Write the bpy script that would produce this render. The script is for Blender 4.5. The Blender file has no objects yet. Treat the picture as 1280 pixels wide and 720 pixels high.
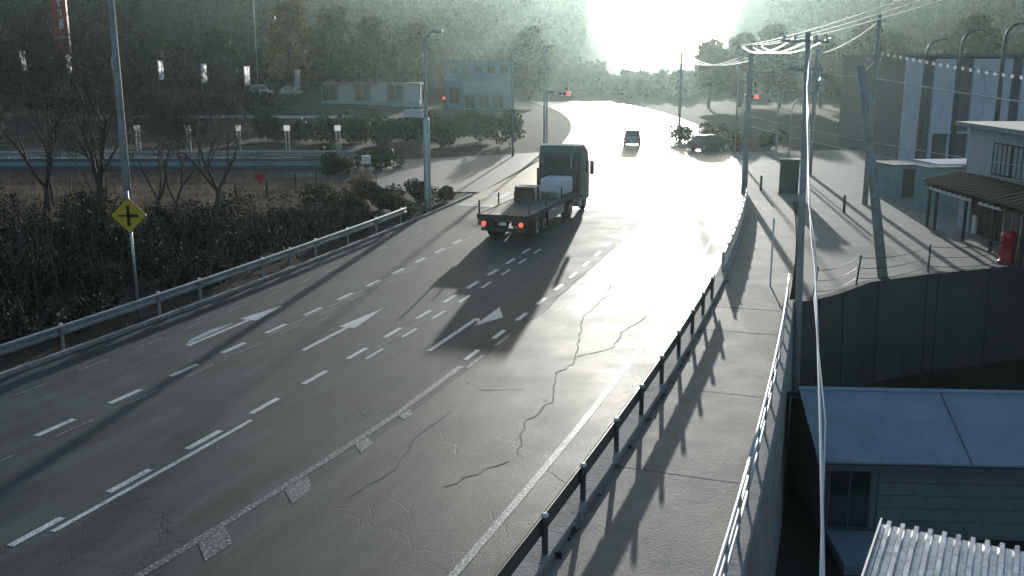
import bpy, math, random
import numpy as np
from mathutils import Vector, Matrix
random.seed(7); rng = np.random.default_rng(11)
sc = bpy.context.scene
R = math.radians

# ------------------------------------------------------------------ camera, sky, sun, exposure
cam = bpy.data.objects.new('camera', bpy.data.cameras.new('camera'))
sc.collection.objects.link(cam); sc.camera = cam
cam.location = (0, 0, 8.5)
cam.rotation_euler = (R(90) - math.atan(285 / 1250), 0, 0)
cam.data.sensor_fit = 'HORIZONTAL'
cam.data.angle = 2 * math.atan(640 / 1250)
cam.data.clip_start = 0.1; cam.data.clip_end = 6000
SUN_AZ, SUN_EL = R(8.2), R(7.2)
w = bpy.data.worlds.new('World'); sc.world = w; w.use_nodes = True
nt = w.node_tree
sky = nt.nodes.new('ShaderNodeTexSky'); sky.sky_type = 'NISHITA'
sky.sun_disc = False; sky.sun_elevation = SUN_EL; sky.sun_rotation = SUN_AZ
sky.air_density = 1.0; sky.dust_density = 1.0; sky.ozone_density = 2.0
bg = nt.nodes['Background']; bg.inputs['Strength'].default_value = 0.145
nt.links.new(sky.outputs[0], bg.inputs[0])
sun = bpy.data.lights.new('sun', 'SUN'); sun.energy = 3.3; sun.angle = R(0.5); sun.color = (1, .985, .91)
so = bpy.data.objects.new('sun', sun); sc.collection.objects.link(so)
so.rotation_euler = (R(90) - SUN_EL, 0, R(180) - SUN_AZ); so.location = (30, 100, 60)
sc.view_settings.view_transform = 'Standard'; sc.view_settings.look = 'None'
sc.view_settings.exposure = 0.55; sc.view_settings.gamma = 1.0
sc.cycles.use_denoising = True
sc.cycles.max_bounces = 6; sc.cycles.diffuse_bounces = 3; sc.cycles.volume_bounces = 0

# ------------------------------------------------------------------ helpers
COL = sc.collection
def mat(name, col, rough=.6, metal=0., var=.25, scale=3., bump=0., bscale=30., spec=.5, emit=0, alpha=1., dirt=0., dirtcol=(.06, .05, .04)):
    m = bpy.data.materials.new(name); m.use_nodes = True
    n = m.node_tree.nodes; l = m.node_tree.links
    p = n['Principled BSDF']
    p.inputs['Roughness'].default_value = rough; p.inputs['Metallic'].default_value = metal
    p.inputs['Specular IOR Level'].default_value = spec
    tc = n.new('ShaderNodeTexCoord')
    nz = n.new('ShaderNodeTexNoise'); nz.inputs['Scale'].default_value = scale; nz.inputs['Detail'].default_value = 6
    l.new(tc.outputs['Object'], nz.inputs['Vector'])
    cr = n.new('ShaderNodeValToRGB')
    cr.color_ramp.elements[0].position = .3; cr.color_ramp.elements[1].position = .7
    cr.color_ramp.elements[0].color = tuple(c * (1 - var) for c in col) + (1,)
    cr.color_ramp.elements[1].color = tuple(min(1, c * (1 + var)) for c in col) + (1,)
    l.new(nz.outputs['Fac'], cr.inputs[0])
    out = cr.outputs[0]
    if dirt:
        n2 = n.new('ShaderNodeTexNoise'); n2.inputs['Scale'].default_value = scale * 2.7; n2.inputs['Detail'].default_value = 8
        l.new(tc.outputs['Object'], n2.inputs['Vector'])
        r2 = n.new('ShaderNodeValToRGB'); r2.color_ramp.elements[0].position = .5; r2.color_ramp.elements[1].position = .72
        r2.color_ramp.elements[0].color = (0, 0, 0, 1); r2.color_ramp.elements[1].color = (dirt, dirt, dirt, 1)
        l.new(n2.outputs['Fac'], r2.inputs[0])
        mx = n.new('ShaderNodeMixRGB'); mx.inputs[2].default_value = dirtcol + (1,)
        l.new(r2.outputs[0], mx.inputs[0]); l.new(out, mx.inputs[1]); out = mx.outputs[0]
    l.new(out, p.inputs['Base Color'])
    rr = n.new('ShaderNodeMapRange'); rr.inputs['To Min'].default_value = max(.02, rough - .1); rr.inputs['To Max'].default_value = min(1, rough + .1)
    l.new(nz.outputs['Fac'], rr.inputs['Value']); l.new(rr.outputs[0], p.inputs['Roughness'])
    if bump:
        nb = n.new('ShaderNodeTexNoise'); nb.inputs['Scale'].default_value = bscale; nb.inputs['Detail'].default_value = 5
        l.new(tc.outputs['Object'], nb.inputs['Vector'])
        b = n.new('ShaderNodeBump'); b.inputs['Strength'].default_value = bump; b.inputs['Distance'].default_value = .03
        l.new(nb.outputs['Fac'], b.inputs['Height']); l.new(b.outputs[0], p.inputs['Normal'])
    if emit:
        p.inputs['Emission Color'].default_value = tuple(col) + (1,); p.inputs['Emission Strength'].default_value = emit
    return m

def asphalt(name, col, rough, crack=1.0, spec=.3):
    m = mat(name, col, rough, var=.22, scale=.6, spec=spec)
    n = m.node_tree.nodes; l = m.node_tree.links; p = n['Principled BSDF']
    tc = n.new('ShaderNodeTexCoord')
    g = n.new('ShaderNodeTexNoise'); g.inputs['Scale'].default_value = 28; g.inputs['Detail'].default_value = 4; g.inputs['Roughness'].default_value = .75
    l.new(tc.outputs['Object'], g.inputs['Vector'])
    wz = n.new('ShaderNodeTexNoise'); wz.inputs['Scale'].default_value = .9; wz.inputs['Detail'].default_value = 6
    l.new(tc.outputs['Object'], wz.inputs['Vector'])
    add = n.new('ShaderNodeMixRGB'); add.blend_type = 'ADD'; add.inputs[0].default_value = .9
    l.new(tc.outputs['Object'], add.inputs[1]); l.new(wz.outputs['Color'], add.inputs[2])
    v = n.new('ShaderNodeTexVoronoi'); v.feature = 'DISTANCE_TO_EDGE'; v.inputs['Scale'].default_value = .8
    l.new(add.outputs[0], v.inputs['Vector'])
    cr = n.new('ShaderNodeMapRange'); cr.inputs['From Min'].default_value = 0; cr.inputs['From Max'].default_value = .013
    l.new(v.outputs['Distance'], cr.inputs['Value'])
    mk = n.new('ShaderNodeTexNoise'); mk.inputs['Scale'].default_value = .22; l.new(tc.outputs['Object'], mk.inputs['Vector'])
    mr = n.new('ShaderNodeMapRange'); mr.inputs['From Min'].default_value = .5; mr.inputs['From Max'].default_value = .62
    mr.inputs['To Min'].default_value = 1; mr.inputs['To Max'].default_value = 1 - crack
    l.new(mk.outputs['Fac'], mr.inputs['Value'])
    mxm = n.new('ShaderNodeMath'); mxm.operation = 'MAXIMUM'; l.new(cr.outputs[0], mxm.inputs[0]); l.new(mr.outputs[0], mxm.inputs[1])
    base = p.inputs['Base Color'].links[0].from_socket
    gm = n.new('ShaderNodeMapRange'); gm.inputs['From Min'].default_value = .3; gm.inputs['From Max'].default_value = .7
    gm.inputs['To Min'].default_value = .55; gm.inputs['To Max'].default_value = 1.45
    l.new(g.outputs['Fac'], gm.inputs['Value'])
    mu = n.new('ShaderNodeMixRGB'); mu.blend_type = 'MULTIPLY'; mu.inputs[0].default_value = 1
    l.new(base, mu.inputs[1]); l.new(gm.outputs[0], mu.inputs[2])
    mc = n.new('ShaderNodeMixRGB'); mc.inputs[1].default_value = (.012, .012, .012, 1)
    l.new(mxm.outputs[0], mc.inputs[0]); l.new(mu.outputs[0], mc.inputs[2]); l.new(mc.outputs[0], p.inputs['Base Color'])
    tu = n.new('ShaderNodeUVMap'); tu.uv_map = 'lane'      # wheel tracks and drips run along the lanes
    st = n.new('ShaderNodeTexNoise'); st.inputs['Scale'].default_value = 1.6; st.inputs['Detail'].default_value = 7; st.inputs['Roughness'].default_value = .65
    l.new(tu.outputs[0], st.inputs['Vector'])
    sm = n.new('ShaderNodeMapRange'); sm.inputs['From Min'].default_value = .32; sm.inputs['From Max'].default_value = .68; sm.inputs['To Min'].default_value = .62; sm.inputs['To Max'].default_value = 1.35
    l.new(st.outputs['Fac'], sm.inputs['Value'])
    sp = n.new('ShaderNodeTexNoise'); sp.inputs['Scale'].default_value = 75; sp.inputs['Detail'].default_value = 2
    l.new(tc.outputs['Object'], sp.inputs['Vector'])
    spm = n.new('ShaderNodeMapRange'); spm.inputs['From Min'].default_value = .56; spm.inputs['From Max'].default_value = .72; spm.inputs['To Min'].default_value = 1; spm.inputs['To Max'].default_value = 2.6
    l.new(sp.outputs['Fac'], spm.inputs['Value'])
    m1 = n.new('ShaderNodeMath'); m1.operation = 'MULTIPLY'; l.new(sm.outputs[0], m1.inputs[0]); l.new(spm.outputs[0], m1.inputs[1])
    m2 = n.new('ShaderNodeMixRGB'); m2.blend_type = 'MULTIPLY'; m2.inputs[0].default_value = 1
    l.new(mc.outputs[0], m2.inputs[1]); l.new(m1.outputs[0], m2.inputs[2]); l.new(m2.outputs[0], p.inputs['Base Color'])
    hm = n.new('ShaderNodeMath'); hm.operation = 'MULTIPLY_ADD'; hm.inputs[1].default_value = .45
    l.new(mxm.outputs[0], hm.inputs[0]); l.new(g.outputs['Fac'], hm.inputs[2])
    b = n.new('ShaderNodeBump'); b.inputs['Strength'].default_value = .5; b.inputs['Distance'].default_value = .014
    l.new(hm.outputs[0], b.inputs['Height']); l.new(b.outputs[0], p.inputs['Normal'])
    return m

def paint(name, col=(.62, .62, .60), wear=.5):
    m = mat(name, col, .55, var=.15, scale=2)
    n = m.node_tree.nodes; l = m.node_tree.links; p = n['Principled BSDF']
    tc = n.new('ShaderNodeTexCoord'); a = n.new('ShaderNodeTexNoise'); a.inputs['Scale'].default_value = 16; a.inputs['Detail'].default_value = 9; a.inputs['Roughness'].default_value = .75
    l.new(tc.outputs['Object'], a.inputs['Vector'])
    r = n.new('ShaderNodeMapRange'); r.inputs['From Min'].default_value = .62 - .3 * wear; r.inputs['From Max'].default_value = .70 - .3 * wear
    l.new(a.outputs['Fac'], r.inputs['Value'])
    mx = n.new('ShaderNodeMixRGB'); mx.inputs[1].default_value = tuple(col) + (1,); mx.inputs[2].default_value = (.06, .06, .06, 1)
    base = p.inputs['Base Color'].links[0].from_socket
    inv = n.new('ShaderNodeMath'); inv.operation = 'SUBTRACT'; inv.inputs[0].default_value = 1; l.new(r.outputs[0], inv.inputs[1])
    l.new(inv.outputs[0], mx.inputs[0]) if wear < 0 else l.new(r.outputs[0], mx.inputs[0])
    l.new(base, mx.inputs[1]); l.new(mx.outputs[0], p.inputs['Base Color'])
    return m

class MB:
    def __init__(s): s.v = []; s.f = []
    def box(s, x0, x1, y0, y1, z0, z1, M=None):
        i = len(s.v); c = [(x, y, z) for z in (z0, z1) for x, y in ((x0, y0), (x1, y0), (x1, y1), (x0, y1))]
        if M: c = [tuple(M @ Vector(p)) for p in c]
        s.v += c; s.f += [(i, i+3, i+2, i+1), (i+4, i+5, i+6, i+7)] + [(i+k, i+(k+1) % 4, i+4+(k+1) % 4, i+4+k) for k in range(4)]
        return s
    def prism(s, poly, z0, z1):
        i = len(s.v); n = len(poly)
        a = sum(poly[k][0]*poly[(k+1) % n][1]-poly[(k+1) % n][0]*poly[k][1] for k in range(n))
        if a < 0: poly = poly[::-1]
        s.v += [(x, y, z0) for x, y in poly] + [(x, y, z1) for x, y in poly]
        s.f += [tuple(range(i+n-1, i-1, -1)), tuple(range(i+n, i+2*n))] + [(i+k, i+(k+1) % n, i+n+(k+1) % n, i+n+k) for k in range(n)]
        return s
    def sheet(s, poly3):
        i = len(s.v); s.v += [tuple(p) for p in poly3]; s.f.append(tuple(range(i, i+len(poly3)))); return s
    def tube(s, pts, r, n=6, cap=True):
        pts = [Vector(p) for p in pts]; i0 = len(s.v)
        rs = r if isinstance(r, (list, tuple)) else [r]*len(pts)
        ref = Vector((0, 0, 1))
        for k, p in enumerate(pts):
            d = (pts[min(k+1, len(pts)-1)] - pts[max(k-1, 0)]).normalized()
            if abs(d.dot(ref)) > .95: ref = Vector((1, 0, 0)) if abs(d.x) < .9 else Vector((0, 1, 0))
            a = d.cross(ref).normalized(); b = d.cross(a)
            for j in range(n):
                t = 2*math.pi*j/n; s.v.append(tuple(p + (a*math.cos(t)+b*math.sin(t))*rs[k]))
        for k in range(len(pts)-1):
            for j in range(n):
                a0 = i0+k*n+j; a1 = i0+k*n+(j+1) % n; s.f.append((a0, a0+n, a1+n, a1))
        if cap:
            s.f.append(tuple(range(i0, i0+n))); e = i0+(len(pts)-1)*n; s.f.append(tuple(range(e+n-1, e-1, -1)))
        return s
    def lathe(s, prof, n=16, c=(0, 0)):
        i0 = len(s.v)
        for r, z in prof:
            for j in range(n):
                t = 2*math.pi*j/n; s.v.append((c[0]+r*math.cos(t), c[1]+r*math.sin(t), z))
        for k in range(len(prof)-1):
            for j in range(n):
                a0 = i0+k*n+j; a1 = i0+k*n+(j+1) % n; s.f.append((a0, a1, a1+n, a0+n))
        s.f.append(tuple(range(i0+n-1, i0-1, -1))); e = i0+(len(prof)-1)*n; s.f.append(tuple(range(e, e+n)))
        return s
    def disc(s, c, r, y0, y1, n=18):   # cylinder along x
        i = len(s.v)
        for x in (y0, y1):
            for j in range(n): s.v.append((x, c[0]+r*math.cos(2*math.pi*j/n), c[1]+r*math.sin(2*math.pi*j/n)))
        s.f += [tuple(range(i+n-1, i-1, -1)), tuple(range(i+n, i+2*n))] + [(i+j, i+(j+1) % n, i+n+(j+1) % n, i+n+j) for j in range(n)]
        return s
    def build(s, name, m, parent=None, bevel=0, smooth=False):
        me = bpy.data.meshes.new(name); me.from_pydata(s.v, [], s.f); me.update()
        if m: me.materials.append(m)
        if smooth: me.polygons.foreach_set('use_smooth', [True]*len(me.polygons))
        o = bpy.data.objects.new(name, me); COL.objects.link(o)
        if parent: o.parent = parent
        if bevel:
            b = o.modifiers.new('bevel', 'BEVEL'); b.width = bevel; b.segments = 2; b.limit_method = 'ANGLE'; b.angle_limit = R(40)
        return o

def tag(o, label=None, cat=None, group=None, kind=None):
    if label: o['label'] = label
    if cat: o['category'] = cat
    if group: o['group'] = group
    if kind: o['kind'] = kind
    return o
def empty(name, loc, rz=0, label=None, cat=None, group=None):
    o = bpy.data.objects.new(name, None); COL.objects.link(o); o.location = loc; o.rotation_euler.z = rz; o.empty_display_size = .2
    return tag(o, label, cat, group)
def copy_tree(o, parent=None):
    c = o.copy(); COL.objects.link(c); c.parent = parent
    for ch in list(o.children): copy_tree(ch, c)
    return c
def structure(o): o['kind'] = 'structure'; return o
def stuff(o): o['kind'] = 'stuff'; return o

# road coordinates: s metres along the right edge line, d metres to the left of it; the road is an arc of radius 390 m
TH0, RAD, X0, Y0 = R(20.3), 390., 0., 18.06
CX, CY = X0 - math.cos(TH0)*RAD, Y0 + math.sin(TH0)*RAD
A0 = math.atan2(Y0-CY, X0-CX)
def P(s, d):
    a = A0 + s/RAD; return (CX+(RAD-d)*math.cos(a), CY+(RAD-d)*math.sin(a))
def head(s): return TH0 - s/RAD
def SD(x, y):
    return ((np.arctan2(y-CY, x-CX)-A0)*RAD, RAD-np.hypot(x-CX, y-CY))
def P3(s, d, z): return P(s, d) + (z,)
def sweep(mb, prof, ss, off=(0, 0, 0)):
    """sweep a closed (d, z) profile along the road"""
    n = len(prof); i0 = len(mb.v)
    for s in ss:
        for d, z in prof:
            p = P3(s, d(s) if callable(d) else d, z); mb.v.append((p[0]-off[0], p[1]-off[1], p[2]-off[2]))
    for k in range(len(ss)-1):
        for j in range(n):
            a = i0+k*n+j; b = i0+k*n+(j+1) % n; mb.f.append((a, b, b+n, a+n))
    mb.f.append(tuple(range(i0+n-1, i0-1, -1))); e = i0+(len(ss)-1)*n; mb.f.append(tuple(range(e, e+n)))
    return mb
def frange(a, b, st):
    n = max(1, int(math.ceil((b-a)/st))); return [a+(b-a)*k/n for k in range(n+1)]
def strip(s0, s1, d0, d1, z, step=1.5, slant=0.):
    mb = MB(); ss = frange(s0, s1, step)
    for s in ss: mb.v += [P3(s, d0, z), P3(s+slant, d1, z)]
    mb.f = [(2*k, 2*k+2, 2*k+3, 2*k+1) if d1 > d0 else (2*k, 2*k+1, 2*k+3, 2*k+2) for k in range(len(ss)-1)]
    return mb

def leaf_mesh(name, pts, size, m, parent=None, flat=.0):
    """many small leaf-sized quads at pts (N,3)"""
    n = len(pts); size = np.broadcast_to(np.asarray(size), (n,))[:, None]
    a = rng.normal(size=(n, 3)); a /= np.linalg.norm(a, axis=1)[:, None]
    b = rng.normal(size=(n, 3)); b -= (b*a).sum(1)[:, None]*a; b /= np.linalg.norm(b, axis=1)[:, None]
    if flat: a[:, 2] *= 1-flat; b[:, 2] *= 1-flat
    asp = rng.uniform(.45, .8, (n, 1))
    v = np.stack([pts-a*size, pts-b*size*asp, pts+a*size, pts+b*size*asp], 1).reshape(-1, 3)
    me = bpy.data.meshes.new(name); me.vertices.add(4*n); me.vertices.foreach_set('co', v.astype(np.float32).ravel())
    me.loops.add(4*n); me.loops.foreach_set('vertex_index', np.arange(4*n, dtype=np.int32))
    me.polygons.add(n); me.polygons.foreach_set('loop_start', np.arange(0, 4*n, 4, dtype=np.int32)); me.polygons.foreach_set('loop_total', np.full(n, 4, dtype=np.int32))
    me.update(calc_edges=True); me.materials.append(m)
    o = bpy.data.objects.new(name, me); COL.objects.link(o)
    if parent: o.parent = parent
    return o
def clump(c, r, n):
    p = rng.normal(size=(n, 3)); p /= np.linalg.norm(p, axis=1)[:, None]
    return np.asarray(c) + p*np.asarray(r)*(rng.uniform(.35, 1, (n, 1))**.5)

# ------------------------------------------------------------------ materials
M = dict(
    asphalt=asphalt('asphalt', (.058, .066, .063), .70, spec=.18),
    asphalt_lane=asphalt('polished_asphalt', (.060, .066, .060), .60, spec=.17), asphalt_new=asphalt('smooth_asphalt', (.06, .06, .06), .42, .2, spec=.3),
    asphalt_old=asphalt('old_asphalt', (.075, .073, .07), .6, .4),
    pave=mat('forecourt_concrete', (.23, .22, .20), .8, var=.15, scale=.5, bump=.2, bscale=14, dirt=.35),
    walk=mat('sidewalk_paving', (.20, .188, .16), .75, var=.2, scale=.9, bump=.3, bscale=25, dirt=.4),
    conc=mat('concrete', (.30, .29, .27), .85, var=.2, scale=1.2, bump=.3, bscale=12, dirt=.6),
    joint=mat('tar_joint', (.02, .02, .02), .8),
    earth=mat('earth', (.05, .042, .032), .95, spec=.05, var=.4, scale=.3, bump=.5, bscale=3),
    field=mat('dry_field', (.17, .125, .09), .95, spec=.05, var=.35, scale=.25, bump=.6, bscale=5),
    hill=mat('hill_ground', (.05, .05, .03), 1, var=.4, scale=.02),
    white=paint('road_paint', (.66, .66, .64), .35), worn=paint('worn_road_paint', (.55, .56, .56), .75), worn2=paint('worn_edge_paint', (.6, .6, .6), .62), leaf_t=mat('thicket_leaf', (.024, .034, .018), .75, spec=.08, var=.5, scale=.7), bluewhite=paint('bluish_paint', (.5, .6, .66), .45),
    galv=mat('galvanized_steel', (.42, .45, .46), .38, .8, var=.15, scale=2, dirt=.3),
    brownsteel=mat('dark_brown_steel', (.075, .075, .07), .45, .2, var=.2, dirt=.3),
    alu=mat('aluminium_tube', (.6, .6, .6), .5, .6, var=.08, scale=4),
    cap=mat('pale_cap', (.6, .6, .58), .4),
    pole=mat('concrete_pole', (.32, .33, .32), .75, var=.2, scale=2, dirt=.4),
    dsteel=mat('dark_steel', (.07, .08, .08), .45, .5),
    yellow=mat('sign_yellow', (.62, .40, .02), .45, var=.08, dirt=.15), black=mat('sign_black', (.012, .012, .012), .5),
    red=mat('sign_red', (.45, .02, .025), .45, var=.1), whitep=mat('white_plate', (.75, .75, .74), .4, var=.06, dirt=.15),
    bark=mat('bark', (.075, .055, .045), .9, var=.4, scale=9, bump=.5, bscale=20), twig=mat('twig_bark', (.14, .11, .09), .85, var=.3, scale=6),
    leaf_d=mat('dark_leaf', (.035, .055, .025), .55, spec=.12, var=.4, scale=.8), leaf_o=mat('olive_leaf', (.07, .075, .03), .6, spec=.12, var=.4, scale=.8),
    leaf_y=mat('autumn_leaf', (.16, .12, .03), .6, spec=.12, var=.4, scale=.8), leaf_b=mat('brown_thicket_leaf', (.075, .055, .035), .8, spec=.12, var=.45, scale=.7),
    straw=mat('dry_straw', (.20, .145, .095), .8, var=.3, scale=2), forest=mat('forest_leaf', (.02, .025, .015), .9, spec=.03, var=.5, scale=.05),
    rubber=mat('rubber', (.018, .018, .018), .8), rim=mat('wheel_rim', (.35, .35, .35), .4, .7), glass=mat('dark_glass', (.02, .03, .035), .06, 0, var=.1, spec=.8),
    deck=mat('weathered_deck', (.06, .055, .05), .7, var=.35, scale=3, dirt=.3), chassis=mat('truck_chassis', (.03, .035, .035), .55, .2),
    cabp=mat('dark_teal_paint', (.03, .075, .075), .3, var=.1), carw=mat('pale_car_paint', (.6, .6, .6), .25, var=.04), card=mat('dark_car_paint', (.035, .04, .045), .2, var=.04), cars=mat('silver_car_paint', (.35, .37, .38), .25, .6, var=.04),
    tail=mat('tail_light_lit', (1, .05, .03), .3, emit=3.), headl=mat('headlight_glass', (.8, .8, .8), .1), redlamp=mat('red_signal_lens', (1, .06, .05), .3, emit=2.5),
    brown=mat('rust_brown_cargo', (.13, .06, .04), .8, var=.3), tarp=mat('white_tarp', (.7, .7, .72), .35, var=.08, bump=.3, bscale=4),
    roofblue=mat('blue_grey_roof', (.24, .30, .35), .35, .1, var=.12, scale=1.1, dirt=.25, dirtcol=(.15, .17, .17)), siding=mat('grey_green_siding', (.17, .20, .20), .6, var=.15, scale=1.5, dirt=.3),
    folded=mat('folded_plate_steel', (.55, .56, .57), .3, .9, var=.2, scale=3, dirt=.5, dirtcol=(.12, .09, .07)),
    panel=mat('pale_wall_panel', (.48, .51, .56), .6, var=.1, scale=.6, dirt=.2), recess=mat('recess_cladding', (.10, .10, .12), .6, var=.2), housew=mat('house_wall', (.40, .45, .48), .75, var=.1, scale=1, dirt=.2),
    tile=mat('brown_roof', (.12, .075, .05), .7, var=.3, scale=4), wood=mat('dark_wood', (.06, .04, .03), .7, var=.3, scale=5), lilac=mat('pale_lilac_panel', (.42, .42, .52), .6, var=.08),
    shop=mat('blue_shop_wall', (.07, .19, .28), .6, var=.15, scale=.5), shop2=mat('teal_shop_wall', (.10, .26, .27), .6, var=.15, scale=.5), curtain=mat('window_blind', (.35, .38, .38), .8, var=.1),
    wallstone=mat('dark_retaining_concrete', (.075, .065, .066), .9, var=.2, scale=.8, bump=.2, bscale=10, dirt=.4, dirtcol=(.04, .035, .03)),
    block=mat('teal_block_wall', (.20, .30, .31), .75, var=.15, scale=1), cable=mat('cable_sheath', (.05, .05, .05), .3, spec=.8), wire=mat('bare_wire', (.45, .45, .44), .5, .7), whitecable=mat('white_service_cable', (.72, .70, .66), .45, var=.1),
    pbox=mat('post_red', (.38, .015, .015), .35, var=.12), greenb=mat('dark_green_cabinet', (.03, .06, .05), .5, var=.15), litter=mat('dead_leaf', (.16, .09, .04), .9, var=.4), lens=mat('lamp_lens', (.75, .78, .75), .15),
)

def translucent(m, k):
    n = m.node_tree.nodes; l = m.node_tree.links; p = n['Principled BSDF']; t = n.new('ShaderNodeBsdfTranslucent'); mx = n.new('ShaderNodeMixShader')
    l.new(p.inputs['Base Color'].links[0].from_socket, t.inputs['Color']); mx.inputs[0].default_value = k
    l.new(p.outputs[0], mx.inputs[1]); l.new(t.outputs[0], mx.inputs[2]); l.new(mx.outputs[0], n['Material Output'].inputs['Surface'])
M['cloth'] = mat('thin_white_cloth', (.88, .88, .88), .8, var=.05); translucent(M['cloth'], .8)
for k_ in ('leaf_d', 'leaf_o', 'leaf_y', 'straw'): translucent(M[k_], .3)

# ------------------------------------------------------------------ the ground, one sheet to the horizon
YE = [(8.6, 34.3), (10.65, 34.95), (11.89, 35.9), (13.85, 38.0), (16.79, 39.5), (21.63, 41.4), (28., 43.4), (60., 50.)]   # edge of the forecourt
yex, yey = np.array([p[0] for p in YE]), np.array([p[1] for p in YE])
LOW = -4.0
def hill_h(x, y):
    az = np.degrees(np.arctan2(x, np.maximum(y, 1)))
    dist = np.hypot(x, y)
    t = np.clip((dist-230)/350, 0, 1); t = t*t*(3-2*t)
    amp = 43.0 - 5.5*np.exp(-((az+.5)/4.5)**2) - 3*np.exp(-((az+9)/5)**2) + 3.5*np.sin(az*.55+1) + 2.0*np.sin(az*1.7)
    notch = np.clip((np.abs(az-8.4)-1.9)/2.9, 0, 1); notch = notch*notch*(3-2*notch)
    amp = amp*(.02+.98*notch) * np.where(np.abs(az) > 100, .6, 1)
    return amp*t
def terrain(x, y):
    s, d = SD(x, y)
    z = np.full_like(x, -.05)
    z = np.where((d > 18.5) & (y < 52) & (y > -30), -.05 - .5*np.clip((d-18.5)/4, 0, 1), z)
    edge = np.interp(x, yex, yey)
    z = np.where((d < -3.7) & (d > -75) & (y < edge+1.3) & (y > -60), LOW, z)
    lot = np.clip((y-150)/40, 0, 1)*np.clip((-x-8)/20, 0, 1)*1.8
    return z + lot + hill_h(x, y)
gx = np.concatenate([-np.geomspace(1600, 62, 34), np.arange(-60, 62, 1.0), np.geomspace(63, 1600, 34)])
gy = np.concatenate([-np.geomspace(700, 22, 16), np.arange(-20, 112, 1.0), np.geomspace(113, 2400, 60)])
GX, GY = np.meshgrid(gx, gy); GZ = terrain(GX, GY)
me = bpy.data.meshes.new('ground'); nx, ny = len(gx), len(gy)
idx = np.arange(nx*ny).reshape(ny, nx)
me.from_pydata(np.stack([GX, GY, GZ], -1).reshape(-1, 3).tolist(), [], np.stack([idx[:-1, :-1], idx[:-1, 1:], idx[1:, 1:], idx[1:, :-1]], -1).reshape(-1, 4).tolist())
me.materials.append(M['earth']); me.polygons.foreach_set('use_smooth', [True]*len(me.polygons))
ground = structure(bpy.data.objects.new('ground', me)); COL.objects.link(ground)

# hill forest: uncountable, one object
n = 13000
az = rng.uniform(-46, 46, n); dist = 235+405*rng.uniform(0, 1, n)**.8
fx, fy = np.sin(np.radians(az))*dist, np.cos(np.radians(az))*dist
keep = ~((np.abs(az-8.9) < 5) & (dist > 300))
near = np.abs(az-8.9) < 7
fx, fy, near = fx[keep], fy[keep], near[keep]
fz = terrain(fx, fy)
fh = rng.uniform(5., 10., len(fx))*np.where(near, .6, 1)
k = 36; ftone = rng.integers(0, 4, len(fx))
u = rng.normal(size=(len(fx), k, 3)); u /= np.linalg.norm(u, axis=2)[..., None]
u *= rng.uniform(.6, 1, (len(fx), k, 1)); conic = (ftone == 0)[:, None]; taper = np.where(conic, np.clip(.75-.65*u[..., 2], .12, 1.3), 1.)
pts = np.stack([fx[:, None]+u[..., 0]*fh[:, None]*.42*taper, fy[:, None]+u[..., 1]*fh[:, None]*.42*taper, fz[:, None]+fh[:, None]*(.55+.5*u[..., 2])], -1).reshape(-1, 3)
fo = leaf_mesh('hill_forest', pts, rng.uniform(.6, 1.3, len(pts)), M['forest'])
for nm, cc in (('dark_conifer_leaf', (.010, .016, .010)), ('brown_winter_leaf', (.045, .032, .020)), ('olive_forest_leaf', (.035, .04, .015))): fo.data.materials.append(mat(nm, cc, .9, spec=.03, var=.4, scale=.1))
fo.data.polygons.foreach_set('material_index', np.repeat(ftone, k).astype(np.int32))
stuff(fo)['label'] = 'dark wooded hillside behind the valley'

# ------------------------------------------------------------------ road, forecourt, side road, field
ss = frange(-30, 39.4, 2)+frange(39.4, 200, 2)[1:]; dd = [-1.0, 1.6, 4.15, 7.6, 11.6, 15.9]
mb = MB()
for s in ss:
    for d in dd: mb.v.append(P3(s, d, 0))
for k in range(len(ss)-1):
    for j in range(len(dd)-1):
        a = k*len(dd)+j; mb.f.append((a, a+len(dd), a+len(dd)+1, a+1))
road = structure(mb.build('road', M['asphalt']))
uv = road.data.uv_layers.new(name='lane')
for lp in road.data.loops:
    k = lp.vertex_index; uv.data[lp.index].uv = (ss[k//len(dd)]*.1, dd[k % len(dd)])
road.data.materials.append(M['asphalt_lane']); road.data.materials.append(M['asphalt_new'])
for k in range(len(ss)-1):
    for j in range(len(dd)-1): road.data.polygons[k*(len(dd)-1)+j].material_index = 2 if ss[k] >= 39.39 else (1 if dd[j] < 4.1 else 0)
mb = MB().sheet([P3(46, 15.88, -.004), (-7.5, 66.5, -.004), (-14, 73.5, -.004), (-140, 92, -.004), (-140, 101, -.004), (-18, 88, -.004), (-8, 88.5, -.004), P3(78, 15.88, -.004)][::-1])
side = structure(mb.build('side_road', M['asphalt_old']))
fc = [P(46, -1.2), P(62, -1.05), P(80, -1.05), (30, 97), (75, 97), (75, 52.5)] + YE[::-1][:-1] + [P(19, -4.4), P(46, -4.4)]
structure(MB().prism(fc, -.03, .012).build('forecourt', M['pave']))
def fenced(s): return -4.34 + .0235*s      # the fence stands on a wall that closes in slowly on the road
ssw = frange(-16, 46, 2)
mb = MB(); sweep(mb, [(-1.28, -.03), (-1.28, .02), (lambda s: min(fenced(s)+.05, -3.95), .02), (lambda s: min(fenced(s)+.05, -3.95), -.03)], ssw)
walk = structure(mb.build('sidewalk', M['walk']))
for s0, s1 in ((14.4, 14.46), (17.6, 17.68), (8.2, 8.23), (2.6, 2.63), (-3.2, -3.12)):
    strip(s0, s1, -1.4, -4.1, .024, 1).build('pavement_joint', M['joint'], walk)
mb = MB()
for s in frange(-16, 47, .6)[:-1]:
    sweep(mb, [(-1.0, -.03), (-1.0, .14), (-1.02, .16), (-1.38, .16), (-1.40, .14), (-1.40, -.03)], [s+.005, s+.3, s+.595])
structure(mb.build('kerb', M['conc']))
mb = MB()
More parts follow.
